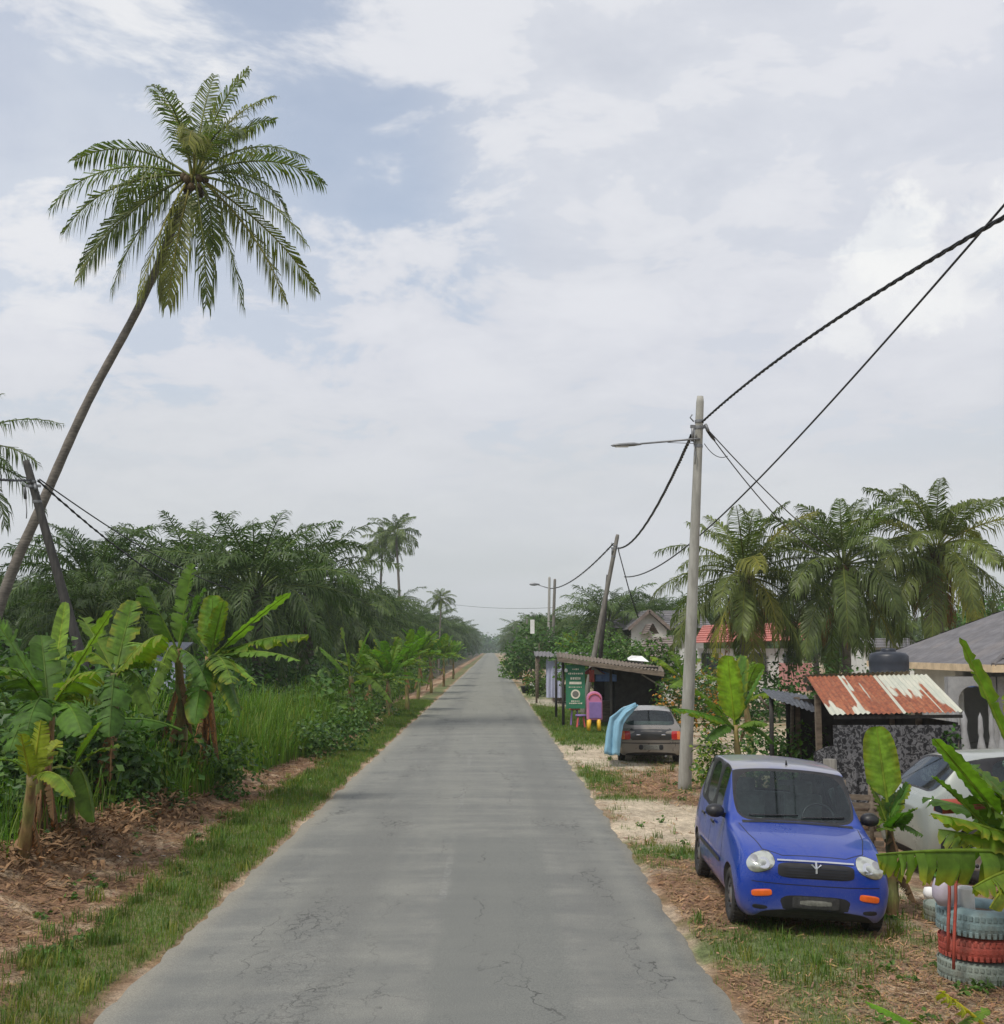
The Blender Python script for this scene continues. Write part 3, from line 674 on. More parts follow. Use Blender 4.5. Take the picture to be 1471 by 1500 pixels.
# ------------------------------------------------------------------ banana plants
def bleaf(mb, p0, p1, W, sag=.3, fold=.35, tears=5, r=R, col=(1, 1, 1), roll=0., pet=.14, edge=None, gap=.3):
    p0 = V(p0); p1 = V(p1); c = (p0 + p1) / 2 + UP * sag
    if edge is None and r.random() < .45: edge = (1.9, 1.15, .6)
    B = lambda t: p0 * (1 - t) ** 2 + c * 2 * t * (1 - t) + p1 * t * t
    D = lambda t: ((c - p0) * 2 * (1 - t) + (p1 - c) * 2 * t).normalized()
    L = (p1 - p0).length
    mc = (col[0] * 1.5, col[1] * 1.25, col[2] * 1.3)
    mb.tube([B(i / 14) for i in range(15)], [.022 * (1 - .85 * i / 14) * (L / 1.6) ** .5 + .003 for i in range(15)], 5, 0, mc, cap=False)
    def frame(t):
        T = D(t); S = T.cross(UP)
        if S.length < .12: S = T.cross(V((.3, 1, 0)))
        S.normalize(); Nn = S.cross(T)
        return T, S * cos(roll) + Nn * sin(roll), Nn * cos(roll) - S * sin(roll)
    def wid(s): return W * min(1, (s / .16 + .02)) ** .6 * max(0, 1 - s ** 5) ** .55
    for side in (-1, 1):
        tears = int(tears * 1.7) + (1 if tears else 0); cuts = sorted([0, 1] + [r.uniform(.12, .97) for _ in range(tears)])
        for a, b in zip(cuts[:-1], cuts[1:]):
            if b - a < .015: continue
            m = max(2, int((b - a) * 30)); base = len(mb.v)
            fo = fold + (r.uniform(-gap, gap) if tears else 0); k = r.uniform(.88, 1.12)
            g = min(.012, (b - a) * .2) if tears else 0
            for i in range(m + 1):
                s = a + (b - a) * i / m; t = pet + (1 - pet) * s; T, S, Nn = frame(t); w = wid(s)
                q = B(t); fold2 = fo - .35
                wob = .018 * sin(s * 55 + side) * (W / .25)
                so = s + (g if i == 0 and a > 0 else 0) - (g if i == m and b < 1 else 0)
                qo = B(pet + (1 - pet) * so)
                p_m = q + (S * side * cos(fo) + Nn * sin(fo)) * w * .5 + T * w * .12
                p_e = qo + (q - q) + (S * side * cos(fo) + Nn * sin(fo)) * w * .5 + (S * side * cos(fold2) + Nn * sin(fold2)) * w * .5 + T * w * .28 + Nn * wob
                mb.v += [tuple(q), tuple(p_m), tuple(p_e)]
                ec = edge if edge and (r.random() < .8) else col
                kv = k * (1.07 if i % 2 else .93); mb.c += [tuple(x * 1.12 * kv for x in col), tuple(x * kv for x in col), tuple(x * .92 * kv for x in ec)]
            for i in range(m):
                o = base + i * 3
                for j in (0, 1):
                    mb.f.append([o + j, o + j + 1, o + j + 4, o + j + 3]); mb.m.append(0); mb.sm.append(True)
LG = (1.35, 1.2, .9); MG = (1.05, 1, .95); DG = (.62, .72, .85); YG = (2.0, 1.35, .9); YE = (3.2, 1.7, .9)
def stem(mb, base, top, r0=.1, r1=.06, r=R):
    base = V(base); top = V(top); n = 12; pts = []
    for i in range(n + 1):
        t = i / n; q = base.lerp(top, t); pts.append(q + V((sin(t * 3) * .03, 0, 0)))
    cols = [(1, 1, 1)] * (n + 1)
    mb.tube(pts, [r0 + (r1 - r0) * i / n + (.012 if i % 3 == 0 else 0) for i in range(n + 1)], 9, 0, cols=[(r.uniform(.7, 1.2), r.uniform(.75, 1.15), .9) for _ in range(n + 1)])
    return pts
def banana(label, base, top, leaves, seed, r0=.1, dead=3, group='banana plants', name='banana_plant', colr=MG):
    r = random.Random(seed); base = V(base); top = V(top)
    o = thing(name, label, 'banana plant', base, 0, group)
    s = MB(); stem(s, base - UP * .1, top, r0, r0 * .55, r); s.build('stem', M['banstem'], o, base)
    for lf in leaves:
        tip, W, sag, fold, tears, col = lf[:6]; kw = lf[6] if len(lf) > 6 else {}
        m = MB(); p0 = V(kw.pop('p0', top - UP * r.uniform(0, .15)))
        bleaf(m, p0, tip, W, sag, fold, tears, r, col, **kw); m.build('leaf', M['ban'], o, base)
    if dead:
        d = MB()
        for _ in range(dead):
            a = r.uniform(0, 6.28); t = r.uniform(.45, .9); q = base.lerp(top, t); e = q + V((cos(a) * .25, sin(a) * .25, -r.uniform(.4, .9) * (top.z - base.z) * .6))
            bleaf(d, q, e, .09, .25, -.9, 6, r, (r.uniform(.6, 1.2),) * 3, pet=.2)
        d.build('dead_leaf', M['dryleaf'], o, base)
    return o
def banana_rand(label, base, H, seed, nl=8, L=1.6, W=.24, group='banana plants', dead=3, cols=(MG, LG, DG), up=.2, r0=.1, tears=6):
    r = random.Random(seed); base = V(base); top = base + V((r.uniform(-.15, .15), 0, H)); lv = []
    for i in range(nl):
        az = i * 2.4 + r.uniform(-.4, .4); el = (1.25 - 1.15 * i / nl) + up * .3; l = L * r.uniform(.75, 1.1)
        tip = top + V((cos(az) * cos(el), sin(az) * cos(el), sin(el) - .1)) * l
        if el < .6: tip.z -= l * .3
        lv.append((tip, W * r.uniform(.8, 1.1), .16 * l + .1, r.uniform(-.3, .5), r.randrange(2, tears + 3), r.choice(cols)))
    return banana(label, base, top, lv, seed, r0, dead, group)

# left foreground
Y = 12.9
banana('stunted banana plant with torn yellow leaf at the lower left corner', G(22, 1303), P(46, 1135, Y), [
    (P(60, 1055, Y), .13, .02, .5, 7, YG), (P(30, 1075, Y - .3), .11, .02, .6, 6, YG), (P(108, 1168, Y - .3), .15, .35, -.5, 2, LG), (P(-15, 1120, Y), .15, .2, .3, 4, MG), (P(88, 1085, Y + .3), .12, .05, .3, 3, YG)], 3, .085)
Y = 14.8
banana('young banana sucker with pale yellow green stem by the heap of dead leaves', G(97, 1253), P(106, 1125, Y), [
    (P(137, 1205, Y - .3), .20, .45, -.6, 0, MG), (P(70, 1150, Y), .16, .2, .0, 2, DG), (P(150, 1058, Y), .13, .02, .5, 0, LG), (P(52, 1140, Y - .2), .1, .15, .1, 1, YG), (P(175, 1095, Y), .13, .2, .2, 2, MG)], 5, .05, dead=1)
Y = 14.2
banana('large banana plant with broad glossy leaves at the left edge', G(48, 1262), P(72, 1035, Y), [
    (P(-18, 896, Y - .4), .27, .12, .25, 2, (1.05, 1.1, 1), dict(roll=.5)), (P(166, 893, Y), .22, .05, .15, 1, LG), (P(14, 1100, Y - .8), .30, .55, -.3, 3, (.9, 1, 1.1)), (P(120, 1075, Y - .9), .24, .5, -.4, 1, (.85, 1, 1)),
    (P(96, 882, Y + 2), .13, .05, .5, 1, LG), (P(-60, 1000, Y), .28, .5, .1, 4, MG), (P(140, 985, Y - .5), .28, .3, -.3, 5, LG), (P(-10, 980, Y - .8), .3, .4, -.2, 5, MG), (P(40, 1070, Y - 1.1), .26, .5, -.3, 6, DG), (P(150, 1030, Y + .2), .25, .4, -.4, 6, MG), (P(60, 930, Y + .6), .2, .1, .3, 3, DG)], 7, .12, dead=7)
Y = 17.2
banana('banana plant with one long leaf arching down towards the leaning black pole', G(150, 1212), P(168, 985, Y), [
    (P(82, 1085, Y - .5), .32, .75, -.35, 3, (.75, .9, .9)), (P(238, 930, Y - .6), .30, .30, -.55, 1, LG), (P(120, 905, Y + .5), .22, .1, .4, 2, MG), (P(225, 1050, Y - .2), .26, .6, -.5, 4, MG), (P(195, 880, Y + .8), .22, .1, .3, 4, (.8, .85, .6)), (P(100, 960, Y), .26, .35, -.2, 6, LG), (P(250, 980, Y), .26, .35, -.3, 7, LG), (P(160, 1080, Y - .8), .26, .5, -.3, 6, DG)], 11, .11, dead=7)
Y = 19.3
banana('banana plant with brown stem and ragged upright leaf, left of a stem pair', G(268, 1183), P(260, 950, Y), [
    (P(212, 858, Y), .40, .05, -.1, 3, (.75, .8, .5)), (P(138, 948, Y + .5), .24, .28, -.4, 3, (1.3, 1.3, 1.4)), (P(282, 825, Y + .3), .20, .02, .7, 9, (.8, .85, .7)), (P(118, 1068, Y - 1), .20, .35, -.9, 2, (.8, 1, 1.25), dict(p0=P(266, 1070, Y - .2))),
    (P(205, 1045, Y - .3), .24, .5, -.4, 4, MG), (P(305, 1010, Y - .5), .2, .4, -.5, 5, DG), (P(300, 860, Y), .22, .05, .2, 6, DG), (P(235, 985, Y - .5), .2, .4, -.6, 4, LG)], 13, .11, dead=8)
banana('banana plant with long leaves fanning right above the tall grass', G(291, 1166), P(306, 962, Y + .9), [
    (P(426, 868, Y + .6), .21, .10, .25, 1, (1.3, 1.25, .95)), (P(452, 930, Y + .4), .27, .25, -.35, 5, (.85, .9, .7)), (P(440, 968, Y), .17, .28, -.25, 3, (1.2, 1.25, 1.5)), (P(376, 1004, Y), .12, .3, -.3, 2, (1.3, 1.4, 1.5)),
    (P(312, 872, Y + 1), .27, .02, .25, 0, (1.15, 1.2, 1)), (P(328, 880, Y + .7), .2, .05, .3, 3, MG), (P(285, 1062, Y - .3), .27, .6, -.3, 3, (.7, .9, .8)), (P(350, 1050, Y - .3), .2, .5, -.5, 4, DG), (P(250, 900, Y + 1), .22, .2, .1, 4, DG), (P(370, 960, Y + .9), .28, .35, -.2, 7, DG), (P(340, 1000, Y - .6), .26, .4, -.4, 6, MG)], 17, .10, dead=8)
# further plants along the left verge
q = G(514, 1066)
banana('lone banana plant with two upright leaves between tall grass and roadside clump', q, P(514, 990, q.y), [
    (P(500, 918, q.y), .34, .05, .3, 1, LG), (P(544, 920, q.y), .34, .05, .2, 1, (1.2, 1.3, 1.1)), (P(468, 948, q.y), .22, .2, -.2, 1, (1.5, 1.5, 1.6)), (P(560, 985, q.y), .26, .6, -.4, 3, MG), (P(480, 1030, q.y), .26, .8, -.4, 4, DG), (P(575, 1030, q.y - 1), .26, .8, -.4, 4, MG)], 19, .14)
for i, (px, py, H, lb) in enumerate([(572, 1052, 2.1, 'yellow green banana plant leading the roadside clump on the left'), (597, 1042, 2.6, 'second banana plant of the roadside clump on the left'), (612, 1026, 3.2, 'tallest banana plant of the roadside clump, under the far palms'),
                                (632, 1016, 3.0, 'banana plant of the clump right below the short bushy palm'), (650, 1006, 2.9, 'banana plant where the clump nears the road verge'), (664, 995, 2.6, 'low yellowish banana plant at the far end of the clump'), (545, 1046, 1.9, 'low banana plant just right of the lone two leaved one')]):
    q = G(px, py); banana_rand(lb, (q.x, q.y, 0), H * .72, 200 + i, 15, 1.8, .25, cols=(MG, LG, (1.1, 1.2, .9), DG), dead=2)
for i in range(14):
    y = 105 + i * 9 + lr.uniform(-2, 2); banana_rand('distant banana plant on the left verge beyond the clump', (-5.2 - lr.random() * 2.2 - y * .006, y, 0), lr.uniform(1.0, 2.0), 300 + i, 8, 1.6, .24, group='distant left verge bananas', dead=0, tears=2)
for i in range(10):
    y = 84 + i * 11 + lr.uniform(-2, 2); banana_rand('distant banana plant on the right verge past the stalls', (4.8 + lr.random() * 1.8, y, -.2), lr.uniform(1.5, 2.8), 330 + i, 7, 1.7, .34, group='distant right verge bananas', dead=0, tears=2, cols=(MG, LG, YG))
# right side
Y = 19.6; b = P(1080, 1120, Y); b.z = -.1
banana('banana plant with bright upright leaf beside the street lamp pole', b, P(1077, 1062, Y), [
    (P(1066, 960, Y - .2), .26, .02, .1, 0, (1.75, 1.6, .8), dict(roll=.2)), (P(1119, 980, Y), .17, .02, .2, 0, (.8, 1.05, 1)), (P(986, 1038, Y - .8), .15, .15, -.4, 2, (.85, 1.05, .9)), (P(1090, 960, Y + .5), .16, .05, .5, 1, DG),
    (P(1125, 1062, Y - .3), .18, .2, -.3, 1, MG), (P(1020, 1010, Y - .2), .15, .15, -.2, 2, MG), (P(1135, 1090, Y), .16, .3, -.5, 1, DG), (P(1035, 1085, Y - .4), .18, .3, -.4, 1, DG)], 23, .07, dead=1)
Y = 12.5; b = P(1302, 1245, Y); b.z = gz(b.x, Y)
banana('banana plant with one pale upright leaf between the blue and the pale car', b, P(1301, 1205, Y), [
    (P(1284, 1064, Y), .185, .0, .1, 0, (1.45, 1.3, .95), dict(p0=P(1300, 1175, Y), pet=.05, roll=.2)), (P(1330, 1146, Y), .13, .02, .2, 1, (.6, .8, .8)), (P(1342, 1185, Y - .2), .13, .05, .1, 1, DG), (P(1276, 1150, Y + .1), .12, .05, .3, 2, (1.1, .95, .8)),
    (P(1312, 1160, Y + .3), .13, .05, .3, 1, DG), (P(1352, 1225, Y - .2), .1, .1, -.2, 2, DG), (P(1262, 1205, Y), .1, .1, -.2, 1, MG), (P(1325, 1190, Y - .3), .15, .0, .1, 0, (.75, .95, .8)), (P(1296, 1215, Y - .35), .1, .02, .1, 1, (.9, .85, .7))], 29, .07, dead=3)
Y = 9.3; b = P(1560, 1400, Y); b.z = gz(b.x, Y); tp = P(1545, 1245, Y)
banana('banana plant reaching in from the right edge over the painted tyres', b, tp, [
    (P(1284, 1252, Y - .7), .25, .05, -1.1, 11, (.95, 1, .8), dict(edge=(2.6, 1.5, .8), p0=P(1520, 1250, Y))), (P(1368, 1082, Y - .3), .13, .02, .35, 0, (1.35, 1.3, .85), dict(p0=P(1478, 1215, Y))), (P(1367, 1138, Y), .13, .02, .3, 0, (1.3, 1.3, .8), dict(p0=P(1450, 1215, Y))),
    (P(1406, 934, Y), .12, .05, .45, 2, (1.2, 1.2, .8), dict(edge=(1.6, 1.2, .9))), (P(1364, 1192, Y - .3), .13, .08, -.35, 2, (1.25, 1.2, .8), dict(edge=(2.6, 1.3, .8))), (P(1392, 1108, Y + .3), .24, .15, .1, 1, (.9, .95, .7)),
    (P(1425, 1300, Y - .8), .16, .1, -.7, 4, (1.2, 1.1, .7), dict(edge=YE)), (P(1352, 1168, Y + .6), .2, .12, -.1, 4, DG), (P(1375, 1215, Y + .5), .22, .1, -.4, 5, MG), (P(1420, 1120, Y + .6), .2, .1, .2, 4, DG), (P(1420, 1165, Y - .1), .2, .1, -.2, 3, MG), (P(1400, 1222, Y - .2), .15, .08, -.5, 3, LG), (P(1480, 1010, Y + .4), .16, .1, .2, 3, MG), (P(1450, 1330, Y - .8), .14, .25, -.8, 4, (1.5, 1.1, .7), dict(edge=YE))], 31, .10, dead=3)
Y = 8.05; b = P(1385, 1545, Y); b.z = gz(b.x, Y)
banana('small banana shoot with yellow dried leaf at the bottom right corner', b, P(1380, 1512, Y), [
    (P(1268, 1468, Y), .085, .06, -.1, 0, (1.2, 1.45, .8)), (P(1378, 1452, Y - .1), .09, .02, -.2, 9, (3.6, 2.0, 1.2), dict(gap=.7, pet=.3, p0=P(1440, 1500, Y))), (P(1340, 1492, Y - .2), .07, .03, -.5, 3, (.9, .6, .5)), (P(1450, 1480, Y), .07, .06, .1, 2, MG)], 37, .05, dead=1)
q = P(1003, 950, 33); banana_rand('banana plant behind the street lamp pole beside the stall', (q.x, 33, -.2), 1.9, 41, 8, 1.2, .24, dead=1)
q = P(1098, 950, 27); banana_rand('banana plant under the yellowing coconut palm', (q.x, 27, -.2), 1.7, 43, 7, 1.2, .22, dead=1)

# ------------------------------------------------------------------ grasses, shrubs and trees
tg = MB(); tr = random.Random(9)
for _ in range(21000):
    u = tr.random(); y = 18.6 + 24 * u ** 1.1; x0 = -4.75 + .012 * (y - 18) + .35 * ss(23, 30, y); x = x0 - abs(tr.gauss(0, 1)) * (2.0 + .06 * (y - 18)) - .1
    if y < 21 and x < -6.4: continue
    cl = noise.noise(V((x * .9, y * .8, 0))) + .5 * noise.noise(V((x * 2.3, y * 2.1, 5)))
    if cl < -.05 and tr.random() < .93: continue
    hgt = tr.uniform(.7, 1.6) * (.85 + .7 * cl) * min(1, .35 + .45 * (x0 - x)) * (1.15 if y < 30 else .95)
    k = tr.uniform(.65, 1.3); c = (k * tr.uniform(.9, 1.3), k, k * .8) if tr.random() > .14 else (2.0 * k, 1.15 * k, 1.1 * k)
    blade(tg, x, y, gz(x, y), hgt, tr.uniform(.006, .012), tr.uniform(.05, .6) * hgt, tr.uniform(0, 6.28), c, 4)
for _ in range(6500):   # sparser, lower weeds in front and far
    u = tr.random(); y = 12 + 80 * u ** 1.5; x = -5.3 - tr.random() * 2.2 if y < 40 else -4.6 - tr.random() * 3
    k = tr.uniform(.6, 1.2); c = (k * tr.uniform(.9, 1.4), k, k * .8); hgt = tr.uniform(.25, .8)
    blade(tg, x, y, gz(x, y), hgt, .008, tr.uniform(.1, .6) * hgt, tr.uniform(0, 6.28), c, 3)
tag(tg.build('tall_grass', M['tallgrass']), 'tall bright green grass stand on the left verge behind the dead leaves', 'grass', kind='stuff')

ug = MB(); r = random.Random(15)
def ug_blob(px, py, Y, rx, rz, n, s, cols):
    c = P(px, py, Y); leafblob(ug, c, (rx, rx * .8, rz), n, s, r, cols, .3, px * .01)
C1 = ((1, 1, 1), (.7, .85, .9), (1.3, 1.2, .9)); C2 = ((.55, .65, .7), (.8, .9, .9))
for (px, py, Y, rx, rz, n, s) in [(-10, 1130, 16.5, 1.1, .9, 1500, .16), (20, 1190, 15.2, .7, .6, 800, .13), (60, 1090, 18, 1.2, 1.0, 1700, .17), (120, 1120, 17.6, 1.0, .9, 1500, .16), (170, 1130, 18.2, .9, .8, 1300, .15), (215, 1110, 19.6, 1.0, .9, 1500, .15),
                              (235, 1180, 18.4, .5, .35, 500, .10), (180, 1190, 17.2, .55, .4, 600, .10), (330, 1120, 21, .8, .6, 700, .12), (15, 1240, 14.2, .45, .4, 400, .1), (0, 1040, 22, 1.8, 1.4, 1600, .2), (110, 1040, 23, 1.8, 1.3, 1600, .2), (215, 1040, 24, 1.8, 1.3, 1600, .2),
                              (490, 1075, 30, .9, .7, 900, .13), (455, 1088, 28.5, .8, .6, 800, .12), (520, 1062, 36, .9, .7, 800, .13), (330, 1165, 20.4, .4, .25, 350, .08), (540, 1042, 45, 1.2, .9, 700, .16)]:
    ug_blob(px, py, Y, rx, rz, n, s, C1)
for i in range(46):
    x = -8.5 - 24 * (i / 46) ** 1.1 * 1.0 + r.uniform(-.8, .8); y = r.uniform(34, 60)
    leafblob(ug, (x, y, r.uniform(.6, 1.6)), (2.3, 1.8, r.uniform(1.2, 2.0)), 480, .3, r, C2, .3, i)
for i in range(26):
    y = 60 + i * 9; leafblob(ug, (-8.5 - r.random() * 2, y, 1), (2.6, 4, 1.8), 260, .42, r, C1, .3, i)
    leafblob(ug, (8.0 + r.random() * 3, y + 30, .8), (2.6, 4, 1.8), 260, .42, r, C1, .3, i)
for i in range(16):
    y = 38 + i * 4.2; leafblob(ug, (-5.1 - r.random() * 1.2 - i * .05, y, .6), (1.3, 2.2, r.uniform(.9, 1.5)), 560, .24, r, ((1.3, 1.2, .9), (.9, 1, .9), (1.7, 1.4, .9)), .3, i)
for i in range(110):   # low broad leaved weeds on the verges
    y = 8 * (40 / 8) ** r.random(); x = r.choice([-1, 1]) * 1.0
    x = r.uniform(-5.4, -3.5) if x < 0 else r.uniform(2.1, 4.6)
    if 2.2 < x < 3.9 and 11 < y < 15: continue
    leafblob(ug, (x, y, gz(x, y) + .03), (.09, .09, .06), 26, .06, r, ((1.2, 1.2, .9), (1, 1, 1)), .2, i)
tag(ug.build('undergrowth', M['broad']), 'dense dark green undergrowth of broad leaved weeds below the palms', 'undergrowth', kind='stuff')

# far belt of trees on the horizon
fw = MB(); r = random.Random(21)
for i in range(150):
    s = -1 if i % 2 else 1; y = r.uniform(260, 640); x = s * r.uniform(14, .5 * y + 20); z = r.uniform(4, 8) if s < 0 else r.uniform(3, 6)
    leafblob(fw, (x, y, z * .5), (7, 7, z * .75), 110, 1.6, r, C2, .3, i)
for i in range(26): leafblob(fw, (r.uniform(-30, 30), 620 + i * 8, 5), (9, 8, 7), 260, 2.0, r, C2, .2, i)
for i in range(60):
    s = -1 if i % 2 else 1; leafblob(fw, (s * r.uniform(7.5, 12), 180 + i * 8, 3), (3.2, 6, 3.6), 160, 1.1, r, C2, .2, i)
tag(fw.build('distant_wood', M['broad']), 'hazy belt of trees closing the view at the end of the road', 'woodland', kind='stuff')

def bz(px, py, Y): return P(px, py, Y)
def place_bush(name, label, cat, px, Y, blobs, n, s, seed, **kw):
    q = P(px, 950, Y); return bush(name, label, cat, (q.x, Y, -.15), blobs, n, s, seed, **kw)
place_bush('tree', 'bright leafy tree behind the stall at the foot of the leaning wooden pole', 'tree', 884, 56, [((0, 0, 2.4), (1.5, 1.5, 1.5)), ((-1.3, 0, 1.9), (1.2, 1.2, 1.2)), ((1.2, 0, 2.1), (1.1, 1.1, 1.3))], 900, .22, 61, cols=((1.5, 1.5, .9), (.8, .9, .8), (1.1, 1.2, .9)))
place_bush('tree', 'dark green roadside tree beyond the second stall', 'tree', 790, 88, [((0, 0, 3.2), (2.4, 2.4, 2.2)), ((2.6, 0, 2.8), (2.2, 2.2, 2.1)), ((-1.2, 3, 2.0), (1.8, 1.8, 1.7))], 900, .34, 63, cols=((.9, 1, .8), (.7, .85, .8)), trunk=.14)
place_bush('tree', 'rounded mid green tree between the far poles and the stall', 'tree', 842, 72, [((0, 0, 2.3), (1.7, 1.7, 1.7)), ((1.3, 0, 2.0), (1.6, 1.6, 1.5))], 850, .28, 65, cols=((1.2, 1.3, .9), (.9, 1, .9)), trunk=.1)
place_bush('shrub', 'shrub with whitish leaves above the stall roof', 'shrub', 925, 55, [((0, 0, 2.4), (.9, .9, .9))], 700, .18, 67, cols=((1.2, 1.2, 1.2), (3.4, 2.2, 4.0), (.9, 1, 1)))
place_bush('shrub', 'leafy green shrub in front of the grey gabled house', 'shrub', 955, 52, [((0, 0, 2.3), (1.1, 1, 1.2)), ((.9, 0, 1.8), (.9, .9, 1.1))], 800, .2, 69, cols=((1.5, 1.4, .9), (1, 1.1, .9)))
place_bush('shrub', 'yellow green shrub at the base of the street lamp pole', 'shrub', 1043, 20.6, [((0, 0, .75), (.38, .38, .75)), ((.35, .1, .55), (.35, .35, .55))], 900, .09, 71, cols=((1.6, 1.4, .8), (1, 1.1, .9), (2.6, 1.8, .7)))
place_bush('shrub', 'dense green shrub beside the bright banana leaf', 'shrub', 1108, 21.5, [((0, 0, .8), (.55, .5, .8)), ((.6, 0, .6), (.5, .5, .65))], 1000, .1, 73, cols=((1, 1.1, .9), (.8, 1, .9)))
place_bush('shrub', 'loose green shrub under the black awning', 'shrub', 1165, 21, [((0, 0, .8), (.6, .5, .8))], 900, .1, 75, cols=((1.3, 1.3, 1), (.9, 1, .9)))
place_bush('shrub', 'low shrub with orange blooms left of the pole by the stall', 'shrub', 985, 34, [((0, 0, 1.1), (.7, .6, .95)), ((.9, 0, 1.1), (.8, .7, 1))], 900, .12, 77, cols=((1.2, 1.2, .9), (.8, 1, .9), (7, 1.6, 1.2), (1, 1, 1)))
place_bush('shrub', 'green shrub with orange tinged leaves in front of the red roofed house', 'shrub', 1058, 40, [((0, 0, 1.5), (1.1, 1, 1.3))], 900, .16, 79, cols=((1.3, 1.3, .9), (.8, 1, .9), (4.5, 1.5, 1.0)))
place_bush('shrub', 'leafy hedge shrub hiding the red roofed house walls', 'shrub', 1150, 50, [((0, 0, 1.2), (2.0, 1, 1.5)), ((-3, 0, .9), (1.6, 1, 1.3))], 800, .2, 101, cols=((.9, 1, .9), (.7, .85, .8)))
place_bush('shrub', 'dark shrub filling the gap below the middle coconut palm', 'shrub', 1228, 46, [((0, 0, 1.1), (2.2, 1.2, 1.5)), ((-3, 0, .8), (1.6, 1.2, 1.2)), ((3, 0, 1), (2, 1.2, 1.3))], 700, .22, 81, cols=((.8, .9, .9), (.6, .8, .8)))
place_bush('tree', 'green leafy tree at the right edge behind the grey roofed house', 'tree', 1462, 58, [((0, 0, 4.3), (2.2, 2, 1.7)), ((2, 0, 4.0), (2, 2, 2)), ((0, 0, 2.5), (2, 2, 2))], 900, .3, 83, cols=((1.1, 1.5, .9), (.8, 1, .9)), trunk=.16)
place_bush('shrub', 'small green shrub before the white balusters', 'shrub', 1430, 18.4, [((0, 0, .85), (.42, .35, .32)), ((-.2, 0, .5), (.35, .35, .4))], 700, .1, 85, cols=((.9, 1.4, 1.0), (.8, 1, .9)))
place_bush('shrub', 'thin dark shrub beside the patterned cloth wall', 'shrub', 1388, 18.2, [((0, 0, .9), (.16, .2, .75))], 300, .1, 87, cols=((.8, 1, .9),))
place_bush('shrub', 'weedy green tuft behind the tyre planter at the right edge', 'shrub', 1458, 10.2, [((0, 0, .3), (.35, .3, .42))], 500, .09, 89, cols=((1, 1.2, .9), (.8, 1, .9)))
place_bush('shrub', 'low roadside shrub on the right before the far stall', 'shrub', 787, 66, [((0, 0, .8), (.7, .7, .8)), ((.8, 2, .8), (.7, .7, .8))], 500, .18, 91, cols=((1.3, 1.1, .9), (1.0, 1, .8)))
place_bush('shrub', 'yellow green roadside shrub far down the right verge', 'shrub', 750, 104, [((0, 0, 1), (1.3, 2.5, 1.3))], 500, .3, 93, cols=((1.7, 1.5, .9), (1.2, 1.2, .9)))
